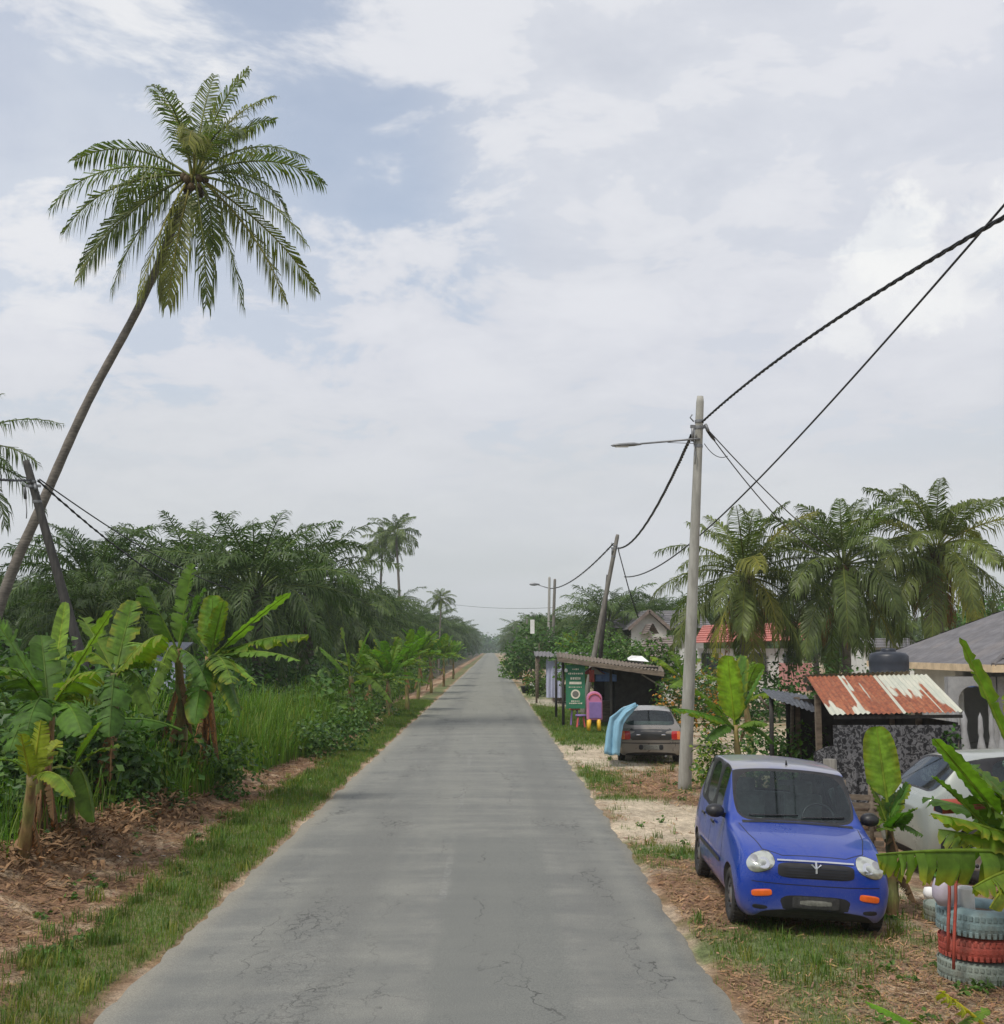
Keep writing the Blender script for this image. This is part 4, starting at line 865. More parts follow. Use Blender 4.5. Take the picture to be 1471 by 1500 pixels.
# ------------------------------------------------------------------ cars
def station(y, zb, wl, wm, wb, zbelt, wr, zr, crown, zm=.55):
    p4 = V((wb, y, zbelt)); p6 = V((wr, y, zr - crown))
    return [V((wl * .88, y, zb)), V((wl, y, zb + .06)), V((wm, y, zb + .6 * (zm - zb))), V((wm + .005, y, zm)), p4, p4.lerp(p6, .5) + V((.012, 0, 0)), p6, V((wr * .55, y, zr - crown * .25)), V((0, y, zr))]
def make_car(name, label, loc, rz, roll, st, wins, paints, wheels, wr=.27, tw=.165, arch=.315, capf=(.82, .05), capr=(.82, .05)):
    """st: stations front(-y) to rear; wins: {(i,j): 'g'} cells of the half profile; wheels: list of y"""
    root = thing(name, label, 'car', loc, rz); root.rotation_euler = (0, roll, rz)
    np_ = 9; bm = bmesh.new(); rows = []
    S = [station(*s) for s in st]
    def cap(s, k, dy):
        zc = sum(p.z for p in s) / len(s); return [V((p.x * k, p.y + dy, zc + (p.z - zc) * k)) for p in s]
    S = [cap(S[0], capf[0], -capf[1])] + S + [cap(S[-1], capr[0], capr[1])]
    for s in S:
        row = [bm.verts.new(p) for p in s] + [bm.verts.new(V((-p.x, p.y, p.z))) for p in s[:-1][::-1]]
        rows.append(row)
    n = len(rows[0]); glassf = []; blackf = []
    for i in range(len(rows) - 1):
        for j in range(n):
            j2 = (j + 1) % n; f = bm.faces.new([rows[i][j], rows[i + 1][j], rows[i + 1][j2], rows[i][j2]]); f.smooth = True
            jj = j if j < np_ - 1 else (n - 2 - j)
            k = wins.get((i - 1, jj)) if j != n - 1 else None
            f.material_index = 0
            if k == 'g': glassf.append((f, (i - 1, jj, j < np_ - 1)))
            elif k: f.material_index = k
            if j == n - 1: f.material_index = 3
    hard = []
    for i in range(len(rows) - 1):
        for j, cr in ((4, .45), (6, .4), (3, .25)):
            for jj in (j, n - 1 - j): hard.append((bm.edges.get((rows[i][jj], rows[i + 1][jj])), cr))
    hard = [(e, c_) for e, c_ in hard if e]
    f = bm.faces.new(rows[0][::1]); f.smooth = True; f = bm.faces.new(rows[-1][::-1]); f.smooth = True
    # window groups: contiguous regions inset together
    left = set(g[0] for g in glassf)
    while left:
        seed = left.pop(); reg = [seed]; q = [seed]
        while q:
            a = q.pop()
            for e in a.edges:
                for b in e.link_faces:
                    if b in left and abs(b.normal.dot(a.normal) if b.normal.length and a.normal.length else 1) > -2:
                        left.discard(b); reg.append(b); q.append(b)
        res = bmesh.ops.inset_region(bm, faces=reg, thickness=.022, depth=-.006, use_even_offset=True, use_boundary=True)
        for b in res['faces']: b.material_index = 2; b.smooth = True
        for b in reg: b.material_index = 1
    bmesh.ops.recalc_face_normals(bm, faces=bm.faces)
    cl = bm.edges.layers.float.new('crease_edge')
    for e, c_ in hard:
        if e.is_valid: e[cl] = c_
    for e in bm.edges:
        ms = {f.material_index for f in e.link_faces}
        if len(ms) > 1: e[cl] = .75
    me = bpy.data.meshes.new('tmp'); bm.to_mesh(me); bm.free()
    o = bpy.data.objects.new('tmp', me); COL.objects.link(o)
    for m in (M[paints[0]], M['glass'], M['black'], M['dark'], M[paints[1]], M['dark']): me.materials.append(m)
    sb = o.modifiers.new('s', 'SUBSURF'); sb.levels = 3; sb.render_levels = 3
    cuts = []
    for wy in wheels:
        for s in (-1, 1):
            c = MB(); c.lathe([(0.001, s * .48), (arch, s * .48), (arch, s * .95), (.001, s * .95)] if s > 0 else [(0.001, -.95), (arch, -.95), (arch, -.48), (.001, -.48)], (0, wy, wr + .01), 40, 0, axis='x')
            co = c.build('cut', M['dark']); cuts.append(co)
            bb = bmesh.new(); bb.from_mesh(co.data); bmesh.ops.remove_doubles(bb, verts=bb.verts, dist=.002); bmesh.ops.recalc_face_normals(bb, faces=bb.faces); bb.to_mesh(co.data); bb.free()
            bo = o.modifiers.new('b', 'BOOLEAN'); bo.operation = 'DIFFERENCE'; bo.object = co; bo.solver = 'EXACT'; bo.material_mode = 'TRANSFER'
    dg = bpy.context.evaluated_depsgraph_get(); dg.update(); ev = o.evaluated_get(dg); me2 = bpy.data.meshes.new_from_object(ev)
    for c in cuts: bpy.data.objects.remove(c)
    bpy.data.objects.remove(o)
    bm = bmesh.new(); bm.from_mesh(me2); bm.faces.ensure_lookup_table()
    bvh = BVHTree.FromBMesh(bm)
    # glass panes -> separate children
    gf = set(f for f in bm.faces if f.material_index == 1)
    panes = []
    while gf:
        s0 = gf.pop(); reg = [s0]; q = [s0]
        while q:
            a = q.pop()
            for e in a.edges:
                for b in e.link_faces:
                    if b in gf: gf.discard(b); reg.append(b); q.append(b)
        panes.append(reg)
    for reg in panes:
        mb = MB(); idx = {}
        for f_ in reg:
            ids = []
            for v in f_.verts:
                if v.index not in idx: idx[v.index] = len(mb.v); mb.v.append(tuple(v.co)); mb.c.append((1, 1, 1))
                ids.append(idx[v.index])
            mb.f.append(ids); mb.m.append(0); mb.sm.append(True)
        cx = sum(v[0] for v in mb.v) / len(mb.v); cy = sum(v[1] for v in mb.v) / len(mb.v)
        nm = 'window' if abs(cx) > .3 else ('windscreen' if cy < 0 else 'rear_window')
        mb.build(nm, M['glass'], root)
    bmesh.ops.delete(bm, geom=[f for f in bm.faces if f.material_index == 1], context='FACES')
    bm.to_mesh(me2); bm.free(); me2.name = 'body'
    bo = bpy.data.objects.new('body', me2); COL.objects.link(bo); bo.parent = root
    # wheels
    for wy in wheels:
        for s in (-1, 1):
            w = MB(); x0 = s * .585; x1 = s * (.585 + tw)
            prof = [(wr * .62, x0), (wr * .86, x0), (wr * .97, x0 + s * .012), (wr, x0 + s * .035), (wr * 1.0, x1 - s * .035), (wr * .97, x1 - s * .012), (wr * .86, x1), (wr * .64, x1 - s * .006), (wr * .60, x1 - s * .03)]
            w.lathe(prof, (0, wy, wr), 36, 0, axis='x')
            for k in range(40):
                a = k * 2 * pi / 40; w.box((x0 + s * tw * .5, wy + cos(a) * wr, wr + sin(a) * wr), (tw * .78, .02, .008), 0, rot=Matrix.Rotation(a - pi / 2, 3, 'X'))
            wo = w.build('wheel', M['rubber'], root)
            h = MB(); xr = x1 - s * .022
            h.lathe([(.001, xr + s * .006), (wr * .16, xr + s * .006), (wr * .2, xr), (wr * .5, xr - s * .014), (wr * .63, xr + s * .004), (wr * .63, xr - s * .03)], (0, wy, wr), 36, 0, axis='x')
            for k in range(9):
                a = k * 2 * pi / 9; hb = None
            hd = h
            for k in range(9):
                a = k * 2 * pi / 9; c0 = V((xr + s * .001, wy + cos(a) * wr * .42, wr + sin(a) * wr * .42)); hd.lathe([(.001, s * .004), (wr * .075, s * .003), (wr * .08, -s * .02)], c0, 10, 1, axis='x')
            h.build('rim', [M['alloy'], M['black']], wo)
    # interior
    it = MB(); it.box((0, .1, .3), (1.1, 2.3, .1), 0); it.build('cabin_floor', M['dark'], root)
    return root, bvh
def proj(bvh, p, d):
    h = bvh.ray_cast(V(p), V(d)); return h[0], h[1]
def patch(bvh, outline, axis, off=.006, rings=4, root=None, name='x', m=None, thick=True, rimm=None, dome=0.):
    """outline: list of 2-D points. axis 'f' front view (x,z), 'r' rear (x,z), 'l'/'s' side -x / +x (y,z), 't' top (x,y)"""
    mb = MB(); c = (sum(p[0] for p in outline) / len(outline), sum(p[1] for p in outline) / len(outline)); n = len(outline)
    def pr(a, b, o):
        if axis == 'f': h, nn = proj(bvh, (a, -4, b), (0, 1, 0)); dd = V((0, -1, 0))
        elif axis == 'r': h, nn = proj(bvh, (a, 4, b), (0, -1, 0)); dd = V((0, 1, 0))
        elif axis == 'l': h, nn = proj(bvh, (-3, a, b), (1, 0, 0)); dd = V((-1, 0, 0))
        elif axis == 's': h, nn = proj(bvh, (3, a, b), (-1, 0, 0)); dd = V((1, 0, 0))
        else: h, nn = proj(bvh, (a, b, 3), (0, 0, -1)); dd = UP
        if h is None: return None
        return h + dd * o
    vs = []
    for k in range(rings + 1):
        t = 1 - k / rings
        for p in outline:
            q = pr(c[0] + (p[0] - c[0]) * max(t, .02), c[1] + (p[1] - c[1]) * max(t, .02), off + dome * (1 - t * t) - (.004 if k == 0 else 0))
            vs.append(q)
    good = [v for v in vs if v is not None]
    if not good: return None
    for i, v in enumerate(vs):
        if v is None: vs[i] = good[0]
    fs = []
    for k in range(rings):
        for i in range(n):
            j = (i + 1) % n; fs.append((k * n + i, k * n + j, (k + 1) * n + j, (k + 1) * n + i))
    fs.append(tuple(rings * n + i for i in range(n)))
    mb.add(vs, fs, 0, (1, 1, 1), True)
    o = mb.build(name, m, root)
    return o
def rline(bvh, pts, axis, w, root, name, m, off=.0025, mb=None):
    own = mb is None; mb = mb or MB(); q = []
    for a, b in zip(pts[:-1], pts[1:]):
        L = sqrt((a[0] - b[0]) ** 2 + (a[1] - b[1]) ** 2); k = max(1, int(L / .04))
        for i in range(k): q.append((a[0] + (b[0] - a[0]) * i / k, a[1] + (b[1] - a[1]) * i / k))
    q.append(pts[-1]); o3 = []
    for a, b in q:
        if axis == 'f': h, nn = proj(bvh, (a, -4, b), (0, 1, 0))
        elif axis == 'r': h, nn = proj(bvh, (a, 4, b), (0, -1, 0))
        elif axis == 'l': h, nn = proj(bvh, (-3, a, b), (1, 0, 0))
        elif axis == 's': h, nn = proj(bvh, (3, a, b), (-1, 0, 0))
        else: h, nn = proj(bvh, (a, b, 3), (0, 0, -1))
        if h is not None: o3.append((h, nn))
    vs = []
    for i, (h, nn) in enumerate(o3):
        t = (o3[min(i + 1, len(o3) - 1)][0] - o3[max(i - 1, 0)][0]).normalized(); s = nn.cross(t).normalized() * w / 2
        vs += [h + nn * off + s, h + nn * off - s]
    fs = [(2 * i, 2 * i + 1, 2 * i + 3, 2 * i + 2) for i in range(len(o3) - 1)]
    mb.add(vs, fs)
    if own: return mb.build(name, m, root)
def ell(cx, cz, a, b, rot=0, n=28, sq=2.0):
    out = []
    for i in range(n):
        t = 2 * pi * i / n; x = abs(cos(t)) ** (2 / sq) * a * (1 if cos(t) >= 0 else -1); z = abs(sin(t)) ** (2 / sq) * b * (1 if sin(t) >= 0 else -1)
        out.append((cx + x * cos(rot) - z * sin(rot), cz + x * sin(rot) + z * cos(rot)))
    return out
def seat(root, x, y, m):
    s = MB(); s.box((x, y, .52), (.46, .48, .16)); s.box((x, y + .26, .82), (.44, .13, .56), rot=Matrix.Rotation(-.18, 3, 'X')); s.box((x, y + .34, 1.16), (.24, .09, .16)); s.build('seat', m, root, bevel=.03)

# ---- blue hatchback
st = [(-1.64, .20, .62, .655, .61, .655, .52, .70, .03, .50), (-1.60, .15, .68, .715, .66, .69, .56, .735, .03, .52), (-1.42, .14, .71, .735, .68, .77, .57, .845, .03, .55), (-1.10, .15, .725, .75, .70, .84, .60, .91, .03, .56), (-.84, .18, .72, .745, .715, .865, .64, .945, .03, .57),
      (-.80, .18, .72, .745, .715, .875, .65, .955, .03, .57), (-.27, .18, .72, .745, .70, .895, .59, 1.43, .04, .57), (-.16, .18, .72, .745, .70, .90, .585, 1.46, .04, .57), (.16, .18, .72, .745, .70, .905, .585, 1.475, .04, .57), (.26, .18, .72, .745, .70, .91, .585, 1.477, .04, .57),
      (.84, .18, .72, .745, .70, .925, .58, 1.475, .04, .57), (.93, .18, .72, .745, .70, .93, .578, 1.47, .04, .57), (1.22, .18, .71, .74, .695, .945, .565, 1.445, .04, .58), (1.36, .19, .70, .735, .69, .95, .525, 1.40, .05, .58), (1.62, .20, .68, .715, .665, .93, .60, 1.0, .03, .58), (1.68, .24, .62, .68, .62, .80, .55, .88, .03, .58)]
W = {}
for j in (6, 7): W[(5, j)] = 'g'; W[(13, j)] = 'g'
for i in (6, 7, 9, 10): pass
for i, js in ((6, (4, 5)), (7, (4, 5)), (9, (4, 5)), (11, (4, 5))): 
    for j in js: W[(i, j)] = 'g'
for j in (4, 5): W[(8, j)] = 2; W[(10, j)] = 2
q = G(1077, 1333); yc = 11.76 + 1.18; xc = q.x + .62
blue, bv = make_car('parked_car', 'small blue hatchback with dusty roof parked facing the camera on the right verge', (xc, yc, gz(xc, yc) - .0), radians(-2.5), radians(3.2), st, W, ('blue', 'blackpaint'), [-1.16, 1.18], wr=.262, tw=.145, arch=.295)
for s in (-1, 1):
    L = [(s * .335, .60), (s * .35, .70), (s * .44, .765), (s * .545, .765), (s * .64, .70), (s * .665, .615), (s * .60, .575), (s * .45, .555)]
    patch(bv, ell(s * .515, .668, .142, .088, -s * .32, 30, 2.3), 'f', .004, 3, blue, 'headlight_rim', M['blackpaint'])
    patch(bv, ell(s * .515, .668, .134, .080, -s * .32, 30, 2.3), 'f', .008, 4, blue, 'headlight', M['lamp'], dome=.02)
    patch(bv, ell(s * .49, .665, .055, .050, 0, 20), 'f', .028, 3, blue, 'lamp_reflector', M['chrome'], dome=-.004); patch(bv, ell(s * .575, .70, .036, .030, 0, 16), 'f', .028, 2, blue, 'side_lamp', M['alloy'])
    patch(bv, ell(s * .505, .395, .095, .032, -s * .10, 24, 4), 'f', .010, 3, blue, 'turn_signal', M['orange'])
    patch(bv, ell(s * .52, .26, .10, .03, s * .04, 24, 3), 'f', .002, 2, blue, 'fog_recess', M['black'])
patch(bv, ell(0, .615, .36, .07, 0, 36, 5), 'f', .006, 3, blue, 'grille', M['black'])
ch = MB()
rline(bv, [(-.36, .69), (-.1, .694), (.1, .694), (.36, .69)], 'f', .02, None, '', None, .014, ch); rline(bv, [(0, .69), (0, .60)], 'f', .018, None, '', None, .018, ch)
rline(bv, [(-.045, .672), (0, .635), (.045, .672)], 'f', .013, None, '', None, .017, ch); ch.build('grille_trim', M['chrome'], blue)
sl = MB()
for z in (.565, .59, .615, .64): rline(bv, [(-.29, z), (.29, z)], 'f', .007, None, '', None, .009, sl)
sl.build('grille_slats', M['tank'], blue)
patch(bv, ell(.0, .30, .36, .10, 0, 36, 4), 'f', .003, 3, blue, 'bumper_intake', M['black'])
patch(bv, ell(.0, .33, .22, .055, 0, 24, 9), 'f', .02, 2, blue, 'number_plate', M['plate'])
patch(bv, ell(.0, .33, .15, .03, 0, 24, 4), 'f', .0225, 2, blue, 'plate_smudge', M['platedust'])
gl = MB()
for s, ax in ((-1, 'l'), (1, 's')):
    for pts in ([(-.66, .25), (-.70, .55), (-.62, .88)], [(.21, .22), (.21, .90)], [(.90, .42), (1.02, .62), (.95, .93)], [(-.66, .25), (.85, .25)]): rline(bv, pts, ax, .011, None, '', None, .001, gl)
    for y0 in (.02, .70):
        h = MB(); a, nn = proj(bv, (s * 3, y0, .80), (-s, 0, 0)); h.box(a + V((s * .022, 0, 0)), (.02, .17, .028)); h.build('door_handle', M['black'], blue, bevel=.006)
    m_ = MB(); rline(bv, [(-.64, .50), (.86, .50)], ax, .045, None, '', None, .008, m_); m_.build('side_moulding', M['black'], blue)
    mr = MB(); a, nn = proj(bv, (s * 3, -.60, .93), (-s, 0, 0)); c = V((s * .80, -.58, .985))
    mr.lathe([(.001, -.075), (.045, -.07), (.07, -.03), (.078, .02), (.07, .04), (.001, .045)], (0, 0, 0), 16, 0, axis='y')
    mr.v = [(v[0] * 1.25 + c.x, v[1] + c.y, v[2] * .92 + c.z) for v in mr.v]; mr.beam(c + V((-s * .03, .02, -.02)), V((s * .66, -.55, .93)), .04, .05); mr.build('wing_mirror', M['black'], blue)
rline(bv, [(-.60, -.86), (-.56, -1.2), (-.48, -1.50), (-.3, -1.585), (.3, -1.585), (.48, -1.50), (.56, -1.2), (.60, -.86)], 't', .009, None, '', None, .001, gl)
rline(bv, [(-.60, .495), (-.3, .485), (.3, .485), (.60, .495)], 'f', .008, None, '', None, .001, gl)
gl.build('panel_gaps', M['black'], blue)
rail = MB(); rline(bv, [(-.56, -.83), (-.2, -.845), (.2, -.845), (.56, -.83)], 't', .06, None, '', None, .004, rail); rail.build('cowl', M['black'], blue)
for (x0, x1) in ((-.48, .02), (.05, .5)):
    wp = MB(); pts = []
    for i in range(9):
        x = x0 + (x1 - x0) * i / 8; zz = .985 + .02 * (i / 8); h, nn = proj(bv, (x, -4, zz), (0, 1, 0)); pts.append((h if h else V((x, -.8, zz))) + V((0, -.014, .004)))
    wp.tube(pts, .007, 5); wp.build('wiper', M['black'], blue)
an = MB(); h, nn = proj(bv, (.02, -.12, 3), (0, 0, -1)); an.tube([h, h + V((0, .02, .05))], [.014, .006], 6); an.build('antenna', M['black'], blue)
seat(blue, -.32, .15, M['seatfab']); seat(blue, .32, .15, M['seatfab'])
rs = MB(); rs.box((0, .95, .5), (1.1, .4, .16)); rs.box((0, 1.16, .78), (1.1, .12, .5)); rs.build('rear_seat', M['seatfab'], blue, bevel=.03)
ds = MB(); ds.box((0, -.66, .84), (1.16, .34, .14)); ds.build('dashboard', M['black'], blue, bevel=.03)
pp = MB(); pp.add([V((-.5, -.76, .925)), V((-.18, -.78, .92)), V((-.22, -.60, .925)), V((-.46, -.58, .93)), V((-.34, -.68, .955))], [(0, 1, 4), (1, 2, 4), (2, 3, 4), (3, 0, 4)]); pp.build('dash_paper', M['paper'], blue)
sw = MB()
sw.tube([V((.32 + .17 * cos(a), -.38 + .07 * sin(a), .93 + .155 * sin(a))) for a in [2 * pi * i / 24 for i in range(25)]], .014, 6); sw.build('steering_wheel', M['black'], blue)
mi = MB(); mi.box((0, -.30, 1.29), (.2, .02, .055)); mi.build('rear_view_mirror', M['black'], blue)

# ---- silver hatchback seen from behind: reuse lofting with the front pointing away
st2 = [(-1.80, .24, .55, .66, .60, .60, .50, .64, .03, .50), (-1.72, .20, .66, .72, .66, .64, .55, .69, .03, .50), (-1.3, .18, .76, .79, .73, .74, .6, .79, .03, .52), (-.92, .18, .77, .80, .74, .82, .63, .87, .03, .54), (-.88, .18, .77, .80, .74, .83, .64, .885, .03, .54),
       (-.22, .18, .77, .80, .74, .86, .55, 1.28, .03, .55), (-.12, .18, .77, .80, .74, .86, .55, 1.30, .03, .55), (.22, .18, .77, .80, .74, .87, .545, 1.315, .03, .55), (.30, .18, .77, .80, .74, .87, .545, 1.315, .03, .55), (.98, .18, .77, .80, .74, .88, .54, 1.295, .03, .55),
       (1.06, .18, .77, .80, .74, .88, .54, 1.28, .03, .55), (1.30, .18, .76, .79, .73, .89, .535, 1.25, .04, .56), (1.70, .20, .75, .785, .725, .89, .64, .915, .02, .57), (1.76, .20, .75, .78, .72, .85, .68, .88, .02, .57), (1.82, .20, .74, .77, .71, .82, .66, .85, .02, .56), (1.86, .24, .70, .74, .68, .74, .62, .79, .02, .54)]
W2 = {}
for j in (6, 7): W2[(4, j)] = 'g'; W2[(11, j)] = 'g'
for i in (6, 8, 10):
    for j in (4, 5): W2[(i, j)] = 'g'
for j in (4, 5): W2[(7, j)] = 2; W2[(9, j)] = 2
xc = 3.92; yc = 28.2 + 1.85
silv, sv = make_car('parked_car', 'old silver hatchback with black tail panel parked beside the stall, seen from behind', (xc, yc, gz(xc, yc)), radians(180 - 3), 0, st2, W2, ('silver', 'blackpaint'), [-1.22, 1.22], wr=.28, tw=.17, arch=.33, capf=(.85, .04), capr=(.9, .03))
for s in (-1, 1):
    patch(sv, ell(s * .60, .68, .11, .10, 0, 24, 6), 'r', .006, 3, silv, 'tail_light', M['redlens'])
    patch(sv, ell(s * .665, .68, .042, .095, 0, 24, 5), 'r', .010, 3, silv, 'tail_light_lens', M['amber'])
patch(sv, ell(0, .71, .50, .145, 0, 36, 7), 'r', .005, 3, silv, 'tail_panel', M['blackpaint'])
for s in (-1, 1): patch(sv, ell(s * .30, .69, .05, .012, 0, 16, 3), 'r', .010, 2, silv, 'badge', M['chrome'])
rline(sv, [(-.69, .50), (-.3, .495), (.3, .495), (.69, .50)], 'r', .02, silv, 'bumper_strip', M['black'], .006)
patch(sv, ell(0, .40, .26, .06, 0, 24, 9), 'r', .010, 2, silv, 'number_plate', M['platedust'])
for s in (-1, 1): patch(sv, ell(s * .24, .40, .05, .06, 0, 16, 3), 'r', .014, 2, silv, 'tow_cover', M['black'])
gl = MB()
for s, ax in ((-1, 'l'), (1, 's')):
    for pts in ([(-.75, .25), (-.75, .84)], [(.27, .22), (.27, .86)], [(1.0, .42), (1.08, .86)]): rline(sv, pts, ax, .011, None, '', None, .001, gl)
rline(sv, [(-.70, .57), (.70, .57)], 'r', .01, None, '', None, .001, gl); gl.build('panel_gaps', M['black'], silv)
seat(silv, -.34, .1, M['seatfab']); seat(silv, .34, .1, M['seatfab'])
rs = MB(); rs.box((0, 1.1, .72), (1.2, .14, .5)); rs.build('rear_seat', M['seatfab'], silv, bevel=.03)
xh = MB(); xh.tube([V((-.35, 1.6, .2)), V((-.35, 1.86, .19))], .025, 8); xh.build('exhaust_pipe', M['steel'], silv)

# ---- pale car half hidden behind the banana plant on the right
xc = 7.05; yc = 15.1
pale, pv = make_car('parked_car', 'pale grey green hatchback parked sideways behind the banana leaves', (xc, yc, -.14), radians(93), 0, st2, W2, ('palecar', 'blackpaint'), [-1.22, 1.22], wr=.28, tw=.17, arch=.33)
pale.scale = (1, 1, 1.15)
gl = MB()
for s, ax in ((-1, 'l'), (1, 's')):
    for pts in ([(-.75, .25), (-.75, .84)], [(.27, .22), (.27, .86)], [(1.0, .42), (1.08, .86)]): rline(pv, pts, ax, .011, None, '', None, .001, gl)
    m_ = MB(); rline(pv, [(-1.7, .40), (1.7, .40)], ax, .14, None, '', None, .004, m_); m_.build('side_cladding', M['black'], pale)
gl.build('panel_gaps', M['black'], pale)
seat(pale, -.34, .1, M['seatfab']); seat(pale, .34, .1, M['seatfab'])
# ------------------------------------------------------------------ poles and cables
def sagline(a, b, sag, n=40):
    a = V(a); b = V(b); return [a.lerp(b, i / n) - UP * sag * 4 * (i / n) * (1 - i / n) for i in range(n + 1)]
def twisted(mb, pts, rad, strands=3, pitch=.7, sub=4):
    q = []
    for a, b in zip(pts[:-1], pts[1:]):
        for i in range(sub): q.append(a.lerp(b, i / sub))
    q.append(pts[-1]); Ls = [0]
    for a, b in zip(q[:-1], q[1:]): Ls.append(Ls[-1] + (b - a).length)
    for k in range(strands):
        out = []
        for i, p in enumerate(q):
            t = (q[min(i + 1, len(q) - 1)] - q[max(i - 1, 0)]).normalized(); s = t.cross(UP).normalized(); u = s.cross(t); a = Ls[i] / pitch * 2 * pi + k * 2 * pi / strands
            out.append(p + (s * cos(a) + u * sin(a)) * rad * .62)
        mb.tube(out, rad * .55, 5, cap=False)
def pole(name, label, base, top, r0, r1, m, group=None, hard=True, lamp=None, cat='utility pole'):
    base = V(base); top = V(top); o = thing(name, label, cat, base, 0, group); p = MB(); d = top - base
    p.tube([d * t for t in (-.03, .02, .25, .5, .75, .985, 1.0)], [r0, r0, r0 + (r1 - r0) * .25, (r0 + r1) / 2, r0 + (r1 - r0) * .75, r1, r1 * .8], 16); p.build('shaft', m, o)
    dn = d.normalized()
    if hard:
        c = MB(); L = d.length
        for zz in (L - .62, L - .50, L - .98):
            q = dn * zz; c.lathe([(r1 + .012, -.03), (r1 + .016, 0), (r1 + .012, .03)], q, 14)
        q = dn * (L - .6)
        c.beam(q + V((-.17, -.02, 0)), q + V((.17, .02, .0)), .05, .06); c.tube([q + V((-.14, -.12, -.05)), q + V((-.14, -.04, -.30))], .035, 6); c.tube([q + V((.1, -.14, .02)), q + V((.14, -.2, -.12))], .03, 6)
        c.tube([q + V((-.10, 0, .10)), q + V((-.17, 0, .18)), q + V((-.13, 0, .24))], .014, 5); c.tube([q + V((-.12, -.05, -.3)), q + V((-.09, -.05, -.6)), q + V((-.1, -.03, -.75))], .012, 5)
        c.build('cable_clamp', M['steel'], o)
    return o
Y = 22.2
pb = G(1003, 1150); pb.z = gz(pb.x, pb.y); ptop = P(1026, 580, Y)
mp = pole('street_lamp', 'round concrete pole carrying a street lamp and power cables by the parked cars', pb, ptop, .135, .075, M['concrete'], cat='street lamp')
arm = MB(); a0 = P(1018, 643, Y) - pb; a1 = P(938, 650, Y) - pb
arm.tube([a0 + V((.1, 0, 0)), a0, a1], [.02, .02, .018], 8); arm.tube([a0 + V((0, 0, -.09)), a0.lerp(a1, .5) + V((0, 0, -.02))], .007, 5); arm.build('lamp_arm', M['steel'], mp)
lh = MB(); c = P(917, 652, Y) - pb
for (rx, yy) in (): pass
prof = [(-.29, .018, .012), (-.24, .06, .03), (-.12, .075, .04), (.05, .078, .045), (.16, .06, .045), (.23, .035, .03), (.30, .022, .022)]
b0 = len(lh.v)
for (x, hy, hz) in prof:
    for k in range(12):
        a = 2 * pi * k / 12; lh.v.append(tuple(c + V((x, cos(a) * hy * 1.1, sin(a) * hz * (1 if sin(a) > 0 else .6) + x * .05)))); lh.c.append((1, 1, 1))
for i in range(len(prof) - 1):
    for k in range(12): lh.f.append([b0 + i * 12 + k, b0 + i * 12 + (k + 1) % 12, b0 + (i + 1) * 12 + (k + 1) % 12, b0 + (i + 1) * 12 + k]); lh.m.append(0); lh.sm.append(True)
lh.f.append([b0 + k for k in range(12)]); lh.m.append(0); lh.sm.append(True)
lh.build('lamp_head', M['steel'], mp)
ln = MB(); ln.box(c + V((-.08, 0, -.028)), (.26, .1, .02)); ln.build('lamp_lens', M['white'], mp, bevel=.006)
# leaning wooden pole behind the stall
Y2 = 50.; b2 = P(853, 1040, Y2); b2.z = -.2; t2 = P(905, 783, Y2)
p2 = pole('utility_pole', 'leaning weathered wooden power pole rising behind the stall', b2, t2, .125, .085, M['woodpole'], hard=True)
st_ = MB(); st_.tube([P(876, 1000, Y2 + .6) - b2, P(891, 842, Y2 + .3) - b2], [.10, .08], 10); st_.build('stub_pole', M['tarpole'], p2)
Y3_ = 98.; b3 = P(803, 985, Y3_); b3.z = -.2; t3 = P(805, 845, Y3_)
p3 = pole('street_lamp', 'distant slim street lamp pole with arm over the road', b3, t3, .14, .1, M['concrete'], hard=False, cat='street lamp')
am = MB(); am.tube([P(805, 862, Y3_) - b3, P(789, 857, Y3_) - b3], .04, 6); am.build('lamp_arm', M['steel'], p3)
am = MB(); am.lathe([(.01, -.45), (.10, -.3), (.13, .0), (.06, .4), (.01, .45)], P(783, 856, Y3_) - b3, 10, axis='x'); am.build('lamp_head', M['steel'], p3)
b4 = P(808, 985, 101); b4.z = -.2; pole('utility_pole', 'distant pole leaning slightly right behind the far lamp pole', b4, P(813, 848, 101), .16, .12, M['woodpole'], hard=False)
for i, (px, Y, top) in enumerate([(772, 160, 905), (752, 250, 918)]):
    b = P(px, 960, Y); b.z = -.2; pole('utility_pole', ['thin far pole on the right verge past the pair of poles', 'farthest thin pole near the end of the road'][i], b, P(px, top, Y), .15, .12, M['woodpole'], hard=False)
# leaning tarred pole on the left
Yl = 26.; bl = P(168, 1120, Yl); bl.z = -.1; tl = P(38, 675, Yl)
pL = pole('utility_pole', 'black tarred pole leaning left across the palm trunk', bl, tl, .125, .085, M['tarpole'])
bf = P(455, 985, 74); bf.z = 0; pole('utility_pole', 'wooden power pole hidden among the oil palms on the left', bf, P(455, 860, 74), .13, .1, M['tarpole'])
